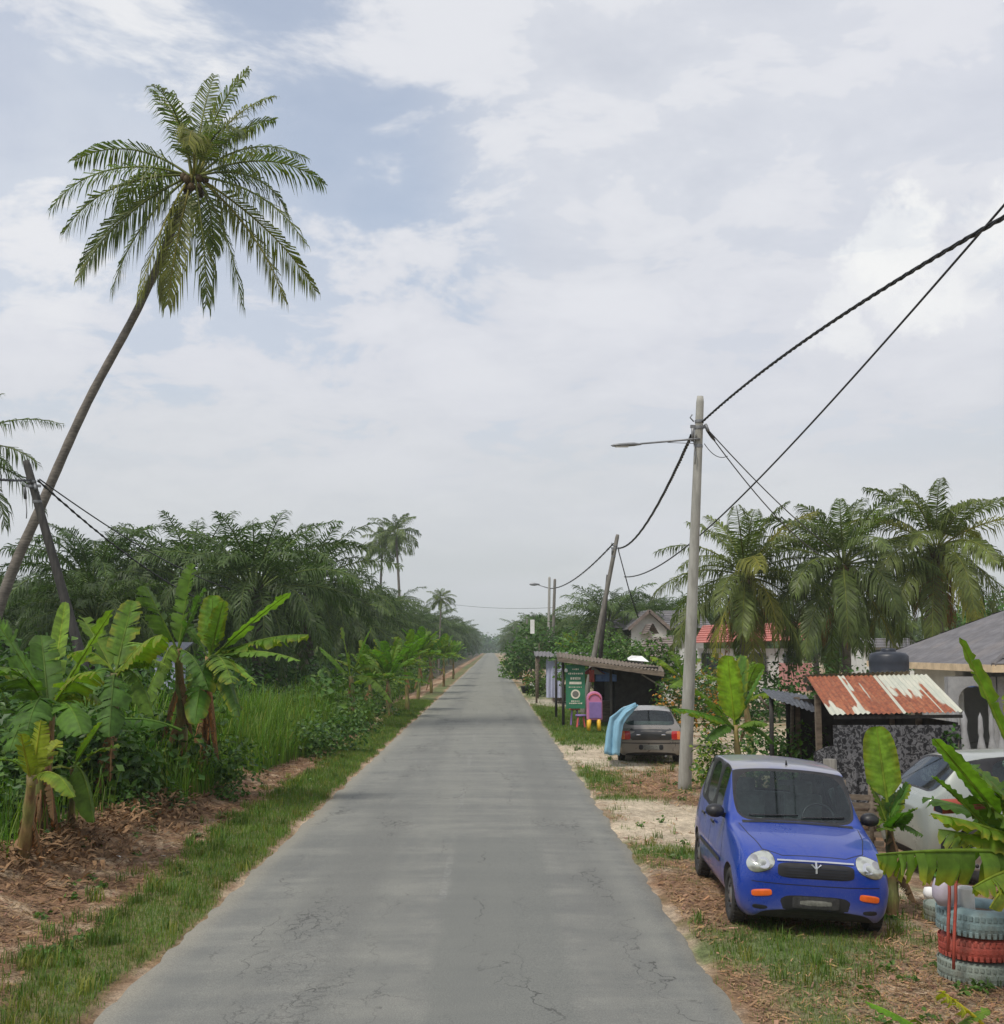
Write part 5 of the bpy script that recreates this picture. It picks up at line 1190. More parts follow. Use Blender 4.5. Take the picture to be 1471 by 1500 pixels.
# overhead cables
def cable(name, label, build, cat='cable', group='overhead cables'):
    m = MB(); build(m); return tag(m.build(name, M['cable']), label, cat, group)
A = P(1029, 618, 22.1)
near = P(1471, 318, 9.3); 
dirn = (near - A); far_end = A + dirn * 2.6; far_end.z = A.z + .9
def bc(m):
    # passes the frame edge point and hangs on towards the next pole behind the camera
    pts = []
    for i in range(70):
        t = i / 69 * 2.6; p = A + V((dirn.x, dirn.y, 0)) * t; h1 = near.z; 
        # parabola through A (t=0), near (t=1)
        s = -0.15; k = (near.z - A.z - s); p.z = A.z + s * t + k * t * t
        pts.append(p)
    twisted(m, pts, .022, 3, .75, 3)
cable('power_cable', 'thick twisted black power cable sweeping from the lamp pole to the upper right', bc)
cable('power_cable', 'twisted black power cable sagging between the lamp pole and the leaning wooden pole', lambda m: twisted(m, sagline(P(1013, 638, 22.2), P(906, 803, Y2), .55, 40), .034, 3, .8, 3))
cable('power_cable', 'black power cable running on from the leaning wooden pole to the far lamp pole', lambda m: twisted(m, sagline(P(899, 796, Y2), P(806, 862, Y3_), .5, 30), .045, 2, 1.5, 3))
cable('telephone_wire', 'thin straight wire crossing behind the lamp pole up to the upper right', lambda m: m.tube(sagline(P(1530, 232, 9.0), P(915, 845, 60), .9, 60), [.012 + .02 * i / 60 for i in range(61)], 5))
cable('service_wire', 'upper of two thin wires dropping right from the lamp pole top', lambda m: m.tube(sagline(P(1036, 628, 22.2), P(1215, 800, 37), .15, 24), [.012 + .006 * i / 24 for i in range(25)], 5))
cable('service_wire', 'lower of two thin wires dropping right from the lamp pole top', lambda m: (m.tube(sagline(P(1034, 628, 22.2), P(1200, 812, 35), .25, 24), [.012 + .006 * i / 24 for i in range(25)], 5), m.tube(sagline(P(1036, 630, 22.1), P(1047, 645, 22.6), 0, 3), [.03, .035, .035, .02], 6)))
cable('service_wire', 'short looped wire hanging beside the lamp pole', lambda m: m.tube(sagline(P(1032, 650, 22.2), P(1066, 668, 23), .12, 14), .008, 5))
cable('stay_wire', 'stay wire dropping from the leaning wooden pole to the bushes', lambda m: m.tube([P(906, 806, Y2), P(921, 862, Y2), P(935, 905, Y2)], .025, 5))
cable('power_cable', 'black power cable running left from the leaning black pole out of frame', lambda m: twisted(m, sagline(P(-150, 668, 17), P(46, 703, Yl), .12, 20), .03, 3, .8, 3))
cable('power_cable', 'lower cable dropping from the leaning black pole into the palms', lambda m: twisted(m, sagline(P(56, 704, Yl), P(455, 868, 74), 2.1, 50), .03, 3, .9, 2))
cable('power_cable', 'upper thin cable dropping from the leaning black pole into the palms', lambda m: m.tube(sagline(P(58, 702, Yl), P(455, 862, 74), 1.35, 50), [.016 + .02 * i / 50 for i in range(51)], 5))
cable('power_cable', 'faint wire spanning the sky gap at the far end of the road', lambda m: m.tube(sagline(P(640, 882, 120), P(810, 890, 101), .3, 20), .014, 5), group='overhead cables')

# ------------------------------------------------------------------ corrugated sheets
def corr(mb, a, b, c, d, nw, amp, m=0, th=.0, colf=None, ny=10):
    """sheet with corners a (top left) b (top right) c (bottom right) d (bottom left); ribs run top to bottom"""
    a, b, c, d = map(V, (a, b, c, d)); nrm = (b - a).cross(d - a).normalized()
    if nrm.z < 0: nrm = -nrm
    k = nw * 6; base = len(mb.v)
    for j in range(ny + 1):
        for i in range(k + 1):
            u = i / k; v = j / ny; p = a.lerp(b, u).lerp(d.lerp(c, u), v) + nrm * amp * cos(i * 2 * pi / 6)
            if j == ny: p = p + (d - a).normalized() * .03 * noise.noise(V((i // 18 * 3.3, 1, 7)))
            mb.v.append(tuple(p)); mb.c.append(colf(u, v) if colf else (1, 1, 1))
    for j in range(ny):
        for i in range(k):
            o = base + j * (k + 1) + i; mb.f.append([o, o + 1, o + k + 2, o + k + 1]); mb.m.append(m); mb.sm.append(True)
def rustmat():
    m, t, out = nt('rusty_zinc'); n = N(t); p = n.n('BsdfPrincipled'); a = n.n('Attribute', attribute_name='tint'); tc = n.n('TexCoord').outputs['Object']
    s = n.n('SeparateColor'); n.l(a.outputs['Color'], s.inputs[0])
    f = n.noise(n.mapping(tc, (5, .8, .8)), 2.2, 7, .7); f2 = n.noise(tc, 14, 6, .7)
    rust = n.mix(n.ramp(f2, .3, .7), (.13, .038, .02), (.33, .10, .04)); rust = n.mix(n.ramp(f, .5, .7, 0, .5), rust, (.42, .19, .09))
    zinc = n.mix(n.ramp(f, .3, .7), (.40, .42, .35), (.52, .51, .42))
    k = n.ramp(n.math('ADD', s.outputs[0], n.math('MULTIPLY', n.math('SUBTRACT', f, .5), .9)), .42, .58)
    n.l(n.mix(k, zinc, rust), p.inputs['Base Color']); p.inputs['Roughness'].default_value = .75; n.l(n.ramp(k, 0, 1, .15, 0), p.inputs['Metallic']); n.l(p.outputs[0], out.inputs[0]); return m
M['rust'] = rustmat()
# low shed with the rusty roof
shed = thing('shed', 'low shed with a rust streaked corrugated roof and patterned cloth wall', 'shed', (6.3, 19, -.15)); so = V(shed.location)
def sl(v): return V(v) - so
TL = P(1181, 991, 19.8); TR = P(1357, 988, 19.8); BR = P(1411, 1043, 18.2); BL = P(1216, 1047, 18.2)
rf = MB()
panels = [0, .265, .34, .56, .83, .865, 1.0]
def rcol(u, v):
    nn = noise.noise(V((u * 40, v * 1.5, 0))) * .22
    nn += noise.noise(V((u * 9, v * 4, 5))) * .25
    if u < .27: e = 1.25 - max(0, v - .58 + nn) * 2.6
    elif u < .40: e = .42 + nn * 2 + .5 * (u > .31)
    elif u < .58: e = .9 + nn
    elif u < .84: e = .02 + max(0, v - .32 + nn * .8) * 2.8
    elif u < .885: e = .2 + v
    else: e = .0 + max(0, v - .1 + nn) * .75 * (1 if u < .95 else .3)
    if .262 < u < .285 or .555 < u < .575 or .845 < u < .86: e = 0
    return (e, e, e)
corr(rf, sl(TL), sl(TR), sl(BR), sl(BL), 26, .011, colf=rcol, ny=26); rf.build('roof', M['rust'], shed)
rb = MB(); corr(rb, sl(TL + UP * .03), sl(P(1335, 983, 19.8)), sl(P(1330, 990, 21.2)), sl(P(1176, 1000, 21.2)), 22, .010, ny=3, colf=lambda u, v: (0.1, .1, .1)); rb.build('back_roof', M['rust'], shed)
fr = MB()
for x in (5.5, 7.2):
    for y, zt in ((18.3, 1.5), (19.75, 1.95), (21.1, 1.85)): fp_ = MB(); fp_.box(sl((x, y, zt / 2 - .12)), (.09, .09, zt + .1)); fp_.build('post', M['wood'], shed)
fr.beam(sl((5.35, 18.30, 1.58)), sl((7.35, 18.30, 1.60)), .05, .05); fr.build('beam', M['tarpole'], shed); fr = MB(); fr.beam(sl((5.35, 19.85, 1.98)), sl((7.3, 19.85, 2.0)), .06, .08); fr.build('beam', M['tarpole'], shed)
def clothmat():
    m, t, out = nt('patterned_cloth'); n = N(t); p = n.n('BsdfPrincipled'); tc = n.n('TexCoord').outputs['Object']
    v = n.n('TexVoronoi'); v.inputs['Scale'].default_value = 9; n.l(tc, v.inputs['Vector'])
    f = n.noise(tc, 13, 4, .6, 1.5)
    k = n.math('MULTIPLY', n.ramp(v.outputs['Distance'], .28, .36), n.ramp(f, .44, .54)); n.l(n.mix(k, (.014, .014, .016), (.125, .125, .13)), p.inputs['Base Color']); p.inputs['Roughness'].default_value = .9; n.l(p.outputs[0], out.inputs[0]); return m
M['pattern'] = clothmat()
def drape(mb, a, b, ztop_fn, zbot, amp=.03, waves=9, n=60, m=0, nv=8):
    a = V(a); b = V(b); d = (b - a); nm = V((-d.y, d.x, 0)).normalized(); base = len(mb.v)
    for j in range(nv + 1):
        for i in range(n + 1):
            u = i / n; v = j / nv; p = a.lerp(b, u); zt = ztop_fn(u); p.z = zt + (zbot - zt) * v
            p += nm * amp * (.3 + v) * sin(u * waves * 6.28 + sin(u * 17) + v)
            mb.v.append(tuple(p)); mb.c.append((1, 1, 1))
    for j in range(nv):
        for i in range(n):
            o = base + j * (n + 1) + i; mb.f.append([o, o + 1, o + n + 2, o + n + 1]); mb.m.append(m); mb.sm.append(True)
cl = MB(); drape(cl, sl((5.3, 18.22, 0)), sl((7.3, 18.25, 0)), lambda u: 1.47 - so.z, .32 - so.z, .025, 7); cl.build('cloth_wall', M['pattern'], shed)
bw = MB(); bw.box(sl((6.3, 21.1, .8)), (2.0, .05, 1.9)); bw.box(sl((7.28, 19.7, .75)), (.05, 2.7, 1.5)); bw.build('plank_wall', M['dark'], shed)
# lower leaning black cloth fence left of the shed
cf = MB(); drape(cf, (4.9, 17.9, 0), (5.75, 17.75, 0), lambda u: 1.08 + .1 * sin(u * 5), .35, .03, 4); tag(cf.build('cloth_screen', M['pattern']), 'black and white patterned cloth screen hung below the left end of the rusty roof', 'screen')
# black tin awning
aw = thing('awning', 'small sloping black tin awning on a black post left of the rusty shed', 'awning', P(1130, 1120, 20.5) * 1.0); aw.location.z = -.1; ao = V(aw.location)
s_ = MB(); corr(s_, P(1113, 1008, 21.3) - ao, P(1180, 1018, 21.8) - ao, P(1200, 1046, 20.2) - ao, P(1128, 1022, 20.0) - ao, 10, .01, ny=4); s_.build('roof_sheet', M['tank'], aw)
s_ = MB(); s_.tube([V((0, 0, 0)), P(1130, 1020, 20.5) - ao], .04, 8); s_.build('post', M['tarpole'], aw); s_ = MB(); s_.tube([P(1160, 1110, 21) - ao, P(1161, 1030, 21) - ao], .035, 8); s_.build('post', M['wood'], aw); s_ = MB(); s_.tube([P(1112, 1020, 20.6) - ao, P(1129, 1040, 20.6) - ao], .02, 6); s_.build('brace', M['wood'], aw)
# weathered plank fence in front of the shed
for k, (px0, px1, Yf, h, lb) in enumerate([(1192, 1248, 16.9, .8, 'grey timber fence with stacked horizontal planks behind the blue car')]):
    f0 = P(px0, 1140, Yf); f1 = P(px1 + 26, 1140, Yf - .3); fo = thing('fence', lb, 'fence', (f0.x, f0.y, -.15))
    ps = MB()
    for i in range(3): q = f0.lerp(f1, i / 2) - fo.location; ps.tube([V((q.x, q.y, -.1)), V((q.x + .02, q.y, .95))], [.055, .045], 8)
    ps.build('post', M['wood'], fo); pl = MB()
    for i in range(6):
        z = .12 + i * .125; a = f0 - fo.location; b = f1 - fo.location; pl.beam(V((a.x - .15, a.y - .07, z + R.uniform(-.02, .02))), V((b.x + .15, b.y - .07, z + R.uniform(-.03, .03))), .03, .075)
    pl.build('rail', M['wood'], fo)
gp = MB(); q0 = P(1220, 1180, 16.4); gp.tube([V((q0.x, 16.4, -.3)), V((q0.x - .02, 16.4, 1.12))], [.11, .09], 10); tag(gp.build('wooden_post', M['woodpole']), 'thick grey wooden post left of the patterned cloth wall', 'post')
# black water tank
wt = thing('water_tank', 'squat black plastic water tank on a stand behind the rusty roof', 'water tank', P(1303, 990, 27)); wz = wt.location.z; wt.location.z = 0
tb = MB(); r_ = .44; tb.lathe([(.001, wz - .25), (r_, wz - .25), (r_ + .01, wz + .1), (r_, wz + .12), (r_ + .01, wz + .3), (r_, wz + .46), (r_ * .9, wz + .52), (r_ * .4, wz + .56), (r_ * .36, wz + .56)], (0, 0, 0), 32); tb.build('tank_body', M['tank'], wt)
tb = MB(); tb.lathe([(.001, wz + .64), (.15, wz + .63), (.17, wz + .6), (.17, wz + .55)], (0, 0, 0), 24); tb.build('lid', M['tank'], wt)
tb = MB()
for x in (-.38, .38):
    for y in (-.38, .38): tb.box((x, y, (wz - .25) / 2), (.08, .08, wz - .25))
tb.box((0, 0, wz - .29), (.95, .95, .08)); tb.build('stand', M['wood'], wt)

# ------------------------------------------------------------------ house on the right edge
M['dimwhite'] = mat('shaded_white_paint', (.27, .275, .28), .7, .15, 4, .1, dirt=(.15, .145, .13), dirt_amt=.7)  # white paint darkened: shade at the porch put into the colour, plus dirt
hs = thing('house', 'single storey house with hipped grey roof and white arched porch at the right edge', 'house', (11.5, 31, -.2)); ho = V(hs.location)
def hl(v): return V(v) - ho
Yh = 28.
e0 = P(1334, 974, Yh + 3.4); e1 = P(1455, 985, Yh - 1.6); ez = 2.28
x0 = e0.x; x1 = 20; yn = 26.2; yf = 35.
rf = MB()
c00 = V((x0, yn, ez)); c10 = V((x1, yn, ez)); c01 = V((x0, yf, ez)); c11 = V((x1, yf, ez)); r0 = V((x0 + 4.2, 30.6, 4.35)); r1 = V((x1 - 2, 30.6, 4.35))
def tileq(mb, a, b, c, d, rows=16):
    a, b, c, d = map(V, (a, b, c, d)); nrm = (b - a).cross(d - a).normalized(); nrm = nrm if nrm.z > 0 else -nrm
    for i in range(rows):
        v0 = i / rows; v1 = (i + 1) / rows
        p = [a.lerp(d, v0), b.lerp(c, v0), b.lerp(c, v1) + nrm * .035, a.lerp(d, v1) + nrm * .035]; p2 = [a.lerp(d, v1) + nrm * .035, b.lerp(c, v1) + nrm * .035, b.lerp(c, v1), a.lerp(d, v1)]
        k = .92 + .16 * ((i * 7) % 5) / 5; mb.add([hl_(x) for x in p], [(0, 1, 2, 3)], 0, (k, k, k)); mb.add([hl_(x) for x in p2], [(0, 1, 2, 3)], 0, (.8, .8, .8))
hl_ = hl
tileq(rf, r0, r1, c10, c00); tileq(rf, r0, r0, c00, c01); tileq(rf, r0, r1, c11, c01, 8)
rf.tube([hl(r0), hl(c00)], .06, 6); rf.tube([hl(r0), hl(r1)], .06, 6); rf.build('roof', M['greyroof'], hs)
fa = MB()
fa.beam(hl(c00 - UP * .08), hl(c10 - UP * .08), .05, .17); fa.beam(hl(c00 - UP * .08), hl(c01 - UP * .08), .05, .17); fa.build('fascia', M['fascia'], hs)
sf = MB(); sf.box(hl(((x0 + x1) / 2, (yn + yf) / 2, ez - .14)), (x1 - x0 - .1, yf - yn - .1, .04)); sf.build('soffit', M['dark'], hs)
wl = MB(); hb = hl((0, 0, 0))
wl.box(hl(((x0 + x1) / 2 + .9, yf - 1.2, 1.0)), (x1 - x0 - 2, .2, 2.4)); wl.box(hl((x0 + 1.1, yf - 2.6, 1.0)), (.2, 3.0, 2.4)); wl.box(hl(((x0 + x1) / 2, (yn + yf) / 2, -.12)), (x1 - x0 - 1, yf - yn - 1, .2)); wl.build('wall', M['wallwhite'], hs)
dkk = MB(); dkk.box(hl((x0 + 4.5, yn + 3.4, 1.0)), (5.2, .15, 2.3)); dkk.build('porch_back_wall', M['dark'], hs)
# arched openings of the porch, facing the camera
def arch_wall(mb, xa, xb, y, z0, z1, cx, hw, zs, th=.18):
    n = 16
    ins = [(cx - hw, z0), (cx - hw, zs)] + [(cx - hw * cos(pi * i / n), zs + hw * .9 * sin(pi * i / n)) for i in range(1, n)] + [(cx + hw, zs), (cx + hw, z0)]
    outs = []
    for (x, z) in ins:
        if z <= z0 + 1e-6: outs.append((xa if x < cx else xb, z0))
        elif x <= cx - hw * .999: outs.append((xa, zs))
        elif x >= cx + hw * .999: outs.append((xb, zs))
        else:
            u = (x - (cx - hw)) / (2 * hw); outs.append((xa + (xb - xa) * u, z1))
    for s in (0, th):
        b = len(mb.v)
        for a_, c_ in zip(ins, outs): mb.v += [tuple(hl((a_[0], y + s, a_[1]))), tuple(hl((c_[0], y + s, c_[1])))]; mb.c += [(1, 1, 1)] * 2
        for i in range(len(ins) - 1): mb.f.append([b + 2 * i, b + 2 * i + 1, b + 2 * i + 3, b + 2 * i + 2]); mb.m.append(0); mb.sm.append(False)
        b = len(mb.v)
    for i in range(len(ins) - 1):
        p, q = ins[i], ins[i + 1]; mb.add([hl((p[0], y, p[1])), hl((q[0], y, q[1])), hl((q[0], y + th, q[1])), hl((p[0], y + th, p[1]))], [(0, 1, 2, 3)])
    mb.add([hl((xa, y, z0)), hl((xa, y + th, z0)), hl((xa, y + th, z1)), hl((xa, y, z1))], [(0, 1, 2, 3)])
ya = yn + .9; aw_ = MB()
xa = P(1388, 1000, ya).x; xm = P(1427, 1000, ya).x
arch_wall(aw_, xa, xm + .52, ya, -.2, ez - .28, xm, .38, 1.45); arch_wall(aw_, xm + .523, xm + 2.9, ya, -.2, ez - .28, xm + 1.7, .85, 1.25)
aw_.build('arch_wall', M['dimwhite'], hs)
cb = MB()
cb.lathe([(.10, -.2), (.10, 0), (.075, .05), (.075, 1.7), (.09, 1.75), (.11, 1.85), (.11, 1.95)], hl((xa - .5, ya + .1, 0)), 16); cb.build('column', M['dimwhite'], hs)
bd = MB(); bd.box(hl((xm, ya + .6, 1.85)), (.8, .03, .22)); bd.build('blue_panel', M['bluecloth'], hs)
# balustrade in front: each baluster a part
bal = thing('balustrade', 'white balustrade with turned balusters in front of the arched porch', 'balustrade', (9.2, 23.5, -.2)); bo_ = V(bal.location)
for px in (1398, 1412, 1436, 1452, 1466):
    q = P(px, 1050, 23.5) - bo_; m_ = MB(); H = (2.65 - 92 / 1700 * 23.5) + .2
    if px in (1412, 1398):
        m_.lathe([(.11, 0), (.11, .5), (.07, .55), (.10, .75), (.11, .85), (.06, 1.15), (.05, 1.25), (.07, H - .15), (.02, H), (.001, H + .03)], (q.x, 0, 0), 16)
    else: m_.lathe([(.08, 0), (.08, .4), (.05, .45), (.10, .75), (.08, .9), (.04, 1.1), (.055, 1.2), (.04, H - .1), (.001, H)], (q.x, 0, 0), 16)
    m_.build('baluster', M['dimwhite'], bal)
m_ = MB(); m_.box((1.2, 0, .25), (4, .2, .5)); m_.build('base_wall', M['wallwhite'], bal)

# ------------------------------------------------------------------ houses in the background
def gable_roof(mb, x0, x1, y0, y1, ez, rz_, axis='x', off=V((0, 0, 0)), rows=10):
    global hl_
    hl_ = lambda v: V(v) - off
    if axis == 'x':
        ym = (y0 + y1) / 2; tileq(mb, (x0, ym, rz_), (x1, ym, rz_), (x1, y0, ez), (x0, y0, ez), rows); tileq(mb, (x0, ym, rz_), (x1, ym, rz_), (x1, y1, ez), (x0, y1, ez), rows)
    else:
        xm_ = (x0 + x1) / 2; tileq(mb, (xm_, y0, rz_), (xm_, y1, rz_), (x0, y1, ez), (x0, y0, ez), rows); tileq(mb, (xm_, y0, rz_), (xm_, y1, rz_), (x1, y1, ez), (x1, y0, ez), rows)
Yg = 80.
zr = lambda py, Y: P(700, py, Y).z
g0 = thing('house', 'grey roofed house with white front gable behind the stall', 'house', (11.0, 84, -.2)); off = V(g0.location)
rf = MB(); xl = P(884, 950, 88).x; xr = P(1030, 950, 88).x
gable_roof(rf, xl, xr, 84, 93, zr(920, 84), zr(894, 88), 'x', off)
gx0 = P(921, 950, Yg).x; gx1 = P(984, 950, Yg).x
gable_roof(rf, gx0, gx1, Yg, 88, zr(922, Yg), zr(893, Yg), 'y', off); rf.build('roof', M['greyroof'], g0)
w_ = MB(); xmid = (gx0 + gx1) / 2; zt = zr(897, Yg); ze = zr(922, Yg)
w_.add([V((gx0 + .25, Yg + .5, -.2)) - off, V((gx1 - .25, Yg + .5, -.2)) - off, V((gx1 - .25, Yg + .5, ze)) - off, V((xmid, Yg + .5, zt)) - off, V((gx0 + .25, Yg + .5, ze)) - off], [(0, 1, 2, 3, 4)])
w_.build('gable_wall', M['wallwhite'], g0); w_ = MB(); w_.box(V(((xl + xr) / 2, 88.5, 1.7)) - off, (xr - xl - 1, 7, 3.8)); w_.build('wall', M['wallwhite'], g0)
bb = MB(); bb.beam(V((gx0, Yg - .02, ze)) - off, V((xmid, Yg - .02, zt + .12)) - off, .08, .22); bb.beam(V((gx1, Yg - .02, ze)) - off, V((xmid, Yg - .02, zt + .12)) - off, .08, .22); bb.build('barge_board', M['brownroof'], g0)
wn = MB(); wn.box(V((xmid, Yg + .47, 2.2)) - off, (1.5, .08, 1.2)); wn.build('window', M['winglass'], g0)
pw = MB(); gable_roof(pw, gx0 + .9, gx1 - 1.3, Yg - 3, Yg + .4, zr(928, Yg - 3), zr(913, Yg - 3), 'y', off, 5)
for x in (gx0 + 1.1, gx1 - 1.5): pw.box(V((x, Yg - 2.9, 1.6)) - off, (.2, .2, 3.6))
pw.build('porch', M['brownroof'], g0)
g1 = thing('house', 'low house with brown tiled lean-to roof in front of the grey gable', 'house', (8.5, 64, -.2)); off = V(g1.location)
rf = MB(); hl_ = lambda v: V(v) - off
tileq(rf, P(952, 935, 66), P(985, 933, 66), P(988, 962, 60), P(918, 962, 60), 8); rf.build('roof', M['brownroof'], g1)
w_ = MB(); w_.box(V((8.4, 61.5, 1)) - off, (2.2, 2, 2.3)); w_.build('wall', M['wallwhite'], g1)
g2 = thing('house', 'white walled house with a red sheet roof seen between the coconut palms', 'house', (15, 64, -.2)); off = V(g2.location); hl_ = lambda v: V(v) - off
rf = MB(); a = P(1030, 916, 67); b = P(1172, 911, 67); c = P(1182, 938, 62); d = P(1016, 942, 62); tileq(rf, a, b, c, d, 8); rf.build('roof', M['redroof'], g2)
w_ = MB(); w_.box(V(((c.x + d.x) / 2, 65.5, 1.2)) - off, (c.x - d.x - .6, 6, 2.9)); w_.build('wall', M['wallwhite'], g2)
w_ = MB(); qa = P(1165, 978, 60); w_.box(V((qa.x, 60, 1.2)) - off, (1.2, 2, 1.4)); w_.build('pink_annex', M['pinkwall'], g2)
for px in (1040, 1110, 1160):
    wn = MB(); q = P(px, 955, 62.4); wn.box(V((q.x, 62.42, 1.9)) - off, (.9, .1, 1.0)); wn.build('window', M['winglass'], g2)
g3 = thing('house', 'pale far house showing white walls between the last two coconut palms', 'house', (24, 72, -.2)); off = V(g3.location); hl_ = lambda v: V(v) - off
w_ = MB(); q = P(1306, 940, 72); w_.box(V((q.x, 74, 1.3)) - off, (3.4, 4, 2.9)); w_.build('wall', M['wallwhite'], g3); rf = MB(); gable_roof(rf, q.x - 1.9, q.x + 1.9, 71.5, 77, 2.7, 3.3, 'x', off, 6); rf.build('roof', M['greyroof'], g3)
for dx in (-.8, .8):
    wn = MB(); wn.box(V((q.x + dx, 71.97, 2)) - off, (.9, .1, 1.1)); wn.build('window', M['winglass'], g3)
# small white building glimpsed through the bananas on the left
g4 = thing('hut', 'small grey white hut glimpsed behind the banana stems on the left', 'hut', P(240, 1000, 31)); g4.location.z = -.3; off = V(g4.location)
w_ = MB(); q = P(240, 985, 31); w_.box(V((q.x, 31.6, q.z + .05)) - off, (.62, .8, 1.0)); w_.build('wall', M['curtain'], g4)
w_ = MB(); w_.add([V((q.x - .45, 31.05, q.z + .5)) - off, V((q.x + .45, 31.05, q.z + .5)) - off, V((q.x + .45, 32.2, q.z + .75)) - off, V((q.x - .45, 32.2, q.z + .75)) - off, V((q.x - .45, 31.05, q.z + .55)) - off, V((q.x + .45, 31.05, q.z + .55)) - off, V((q.x + .45, 32.2, q.z + .8)) - off, V((q.x - .45, 32.2, q.z + .8)) - off], [(0, 1, 2, 3), (4, 5, 6, 7), (0, 1, 5, 4), (1, 2, 6, 5), (2, 3, 7, 6), (3, 0, 4, 7)]); w_.build('roof', M['tank'], g4)
w_ = MB(); w_.box(V((q.x, 31.6, q.z / 2 - .4)) - off, (.5, .6, q.z)); w_.build('stand', M['dark'], g4)

# ------------------------------------------------------------------ roadside stall
Ys = 41.
sx0 = P(822, 1000, Ys).x; sx1 = P(972, 1000, Ys).x
stl = thing('stall', 'dark wooden roadside stall with a low sloping tin roof beside the road', 'market stall', ((sx0 + sx1) / 2, 43.5, -.12)); o_ = V(stl.location)
def sv_(v): return V(v) - o_
rf = MB(); a = P(816, 955.5, 46.5); b = P(968, 976, 46.5); c = P(973, 984, Ys - .6); d = P(818, 962, Ys - .6)
corr(rf, sv_(a), sv_(b), sv_(c), sv_(d), 30, .02, ny=4); rf.build('roof', M['wood'], stl)
fc = MB(); fc.beam(sv_(d) - UP * .09, sv_(c) - UP * .09, .04, .16); fc.beam(sv_(a) - UP * .09, sv_(d) - UP * .09, .04, .14); fc.build('fascia', M['wood'], stl)
for (px, y) in ((825, Ys), (969, Ys), (895, Ys + .1)):
    q = P(px, 1000, y); zt = 2.3 if px < 830 else (2.0 if px < 900 else 1.75); p = MB(); p.tube([sv_((q.x, y, -.15)), sv_((q.x, y, zt))], .05, 8); p.build('post', M['tarpole'], stl)
for (x, y) in ((sx0 + .1, 46), (sx1 - .1, 46)): p = MB(); p.tube([sv_((x, y, -.15)), sv_((x, y, 2.2))], .05, 8); p.build('post', M['tarpole'], stl)
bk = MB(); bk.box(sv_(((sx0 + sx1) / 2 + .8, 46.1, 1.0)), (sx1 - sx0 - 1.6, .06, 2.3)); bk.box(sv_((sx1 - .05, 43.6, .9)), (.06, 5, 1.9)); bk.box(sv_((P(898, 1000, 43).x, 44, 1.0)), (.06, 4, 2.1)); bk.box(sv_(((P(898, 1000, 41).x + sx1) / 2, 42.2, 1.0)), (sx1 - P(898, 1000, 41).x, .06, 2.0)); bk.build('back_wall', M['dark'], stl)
ct = MB(); q0 = P(862, 1000, 43).x; q1 = P(897, 1000, 43).x; ct.box(sv_(((q0 + q1) / 2, 43, .72)), (q1 - q0, .8, .06)); ct.box(sv_(((q0 + q1) / 2, 42.7, .35)), (q1 - q0, .05, .7)); ct.build('counter', M['wood'], stl)
br = MB(); br.beam(sv_(P(940, 988, Ys - .1)), sv_(P(968, 1005, Ys - .1)), .05, .05); br.build('brace', M['woodpole'], stl)
# things hanging / standing in the stall
def tagb(mb, name, m, label, cat, group=None, bevel=0):
    o = mb.build(name, m, None, None, bevel); return tag(o, label, cat, group)
rk = MB(); qq = P(933, 966, 41.9)
rk.add([qq + V((-.35, -.3, -.02)), qq + V((.4, -.3, -.08)), qq + V((.35, .3, 0)), qq + V((-.3, .3, .05)), qq + V((-.2, -.1, .14)), qq + V((.2, .1, .12))], [(0, 1, 5, 4), (1, 2, 5), (2, 3, 4, 5), (3, 0, 4)]); tagb(rk, 'plastic_sack', M['paper'], 'white plastic sack lying on the stall roof', 'sack')
# green sign banner
sg = thing('sign_board', 'tall green sign board with round white emblem at the stall front', 'sign', P(843, 1040, Ys - .25)); s0 = V(sg.location); x0_, x1_ = P(829, 1000, s0.y).x, P(857, 1000, s0.y).x; zb_, zt_ = P(843, 1038, s0.y).z, P(843, 974, s0.y).z
bd = MB(); bd.box(V(((x0_ + x1_) / 2, s0.y, (zb_ + zt_) / 2)) - s0, (x1_ - x0_, .04, zt_ - zb_)); bd.build('board', M['signgreen'], sg, bevel=.005)
em = MB(); yy = -.026; cx_ = (x0_ + x1_) / 2 - s0.x; H_ = zt_ - zb_; zz0 = zb_ - s0.z
em.lathe([(.001, yy - .006), (.16, yy - .006), (.16, yy + .01)], (cx_, 0, zz0 + H_ * .33), 26, axis='y', smooth=False)
em.box((cx_, yy, zz0 + H_ * .585), (.42, .012, .085)); em.build('emblem', M['cream'], sg)
em = MB(); em.lathe([(.001, yy - .012), (.11, yy - .012), (.11, yy)], (cx_, 0, zz0 + H_ * .33), 20, axis='y', smooth=False); em.build('emblem_centre', M['platedust'], sg)
lt = MB(); r = random.Random(4); 
for row, (zf, hh_, ww) in enumerate([(.90, .06, .2), (.80, .07, .5), (.69, .10, .34), (.12, .05, .44), (.17, .04, .3), (.49, .035, .46)]):
    x = cx_ - ww / 2
    while x < cx_ + ww / 2:
        w2 = r.uniform(.025, .05); h2 = hh_ * r.uniform(.6, 1); lt.box((x + w2 / 2, yy, zz0 + H_ * zf), (w2, .01, h2)); lt.box((x + w2 * .5, yy - .003, zz0 + H_ * zf + h2 * .2), (w2 * 1.3, .01, h2 * .22)); x += w2 + r.uniform(.018, .03)
lt.build('lettering', M['cream'], sg)
bl_ = MB(); q = P(829.5, 982, Ys - .3); bl_.lathe([(.001, -.07), (.05, -.05), (.06, 0), (.04, .05), (.001, .07)], q, 12); tagb(bl_, 'light_bulb', M['white'], 'white bulb hanging at the top left of the green sign', 'bulb')
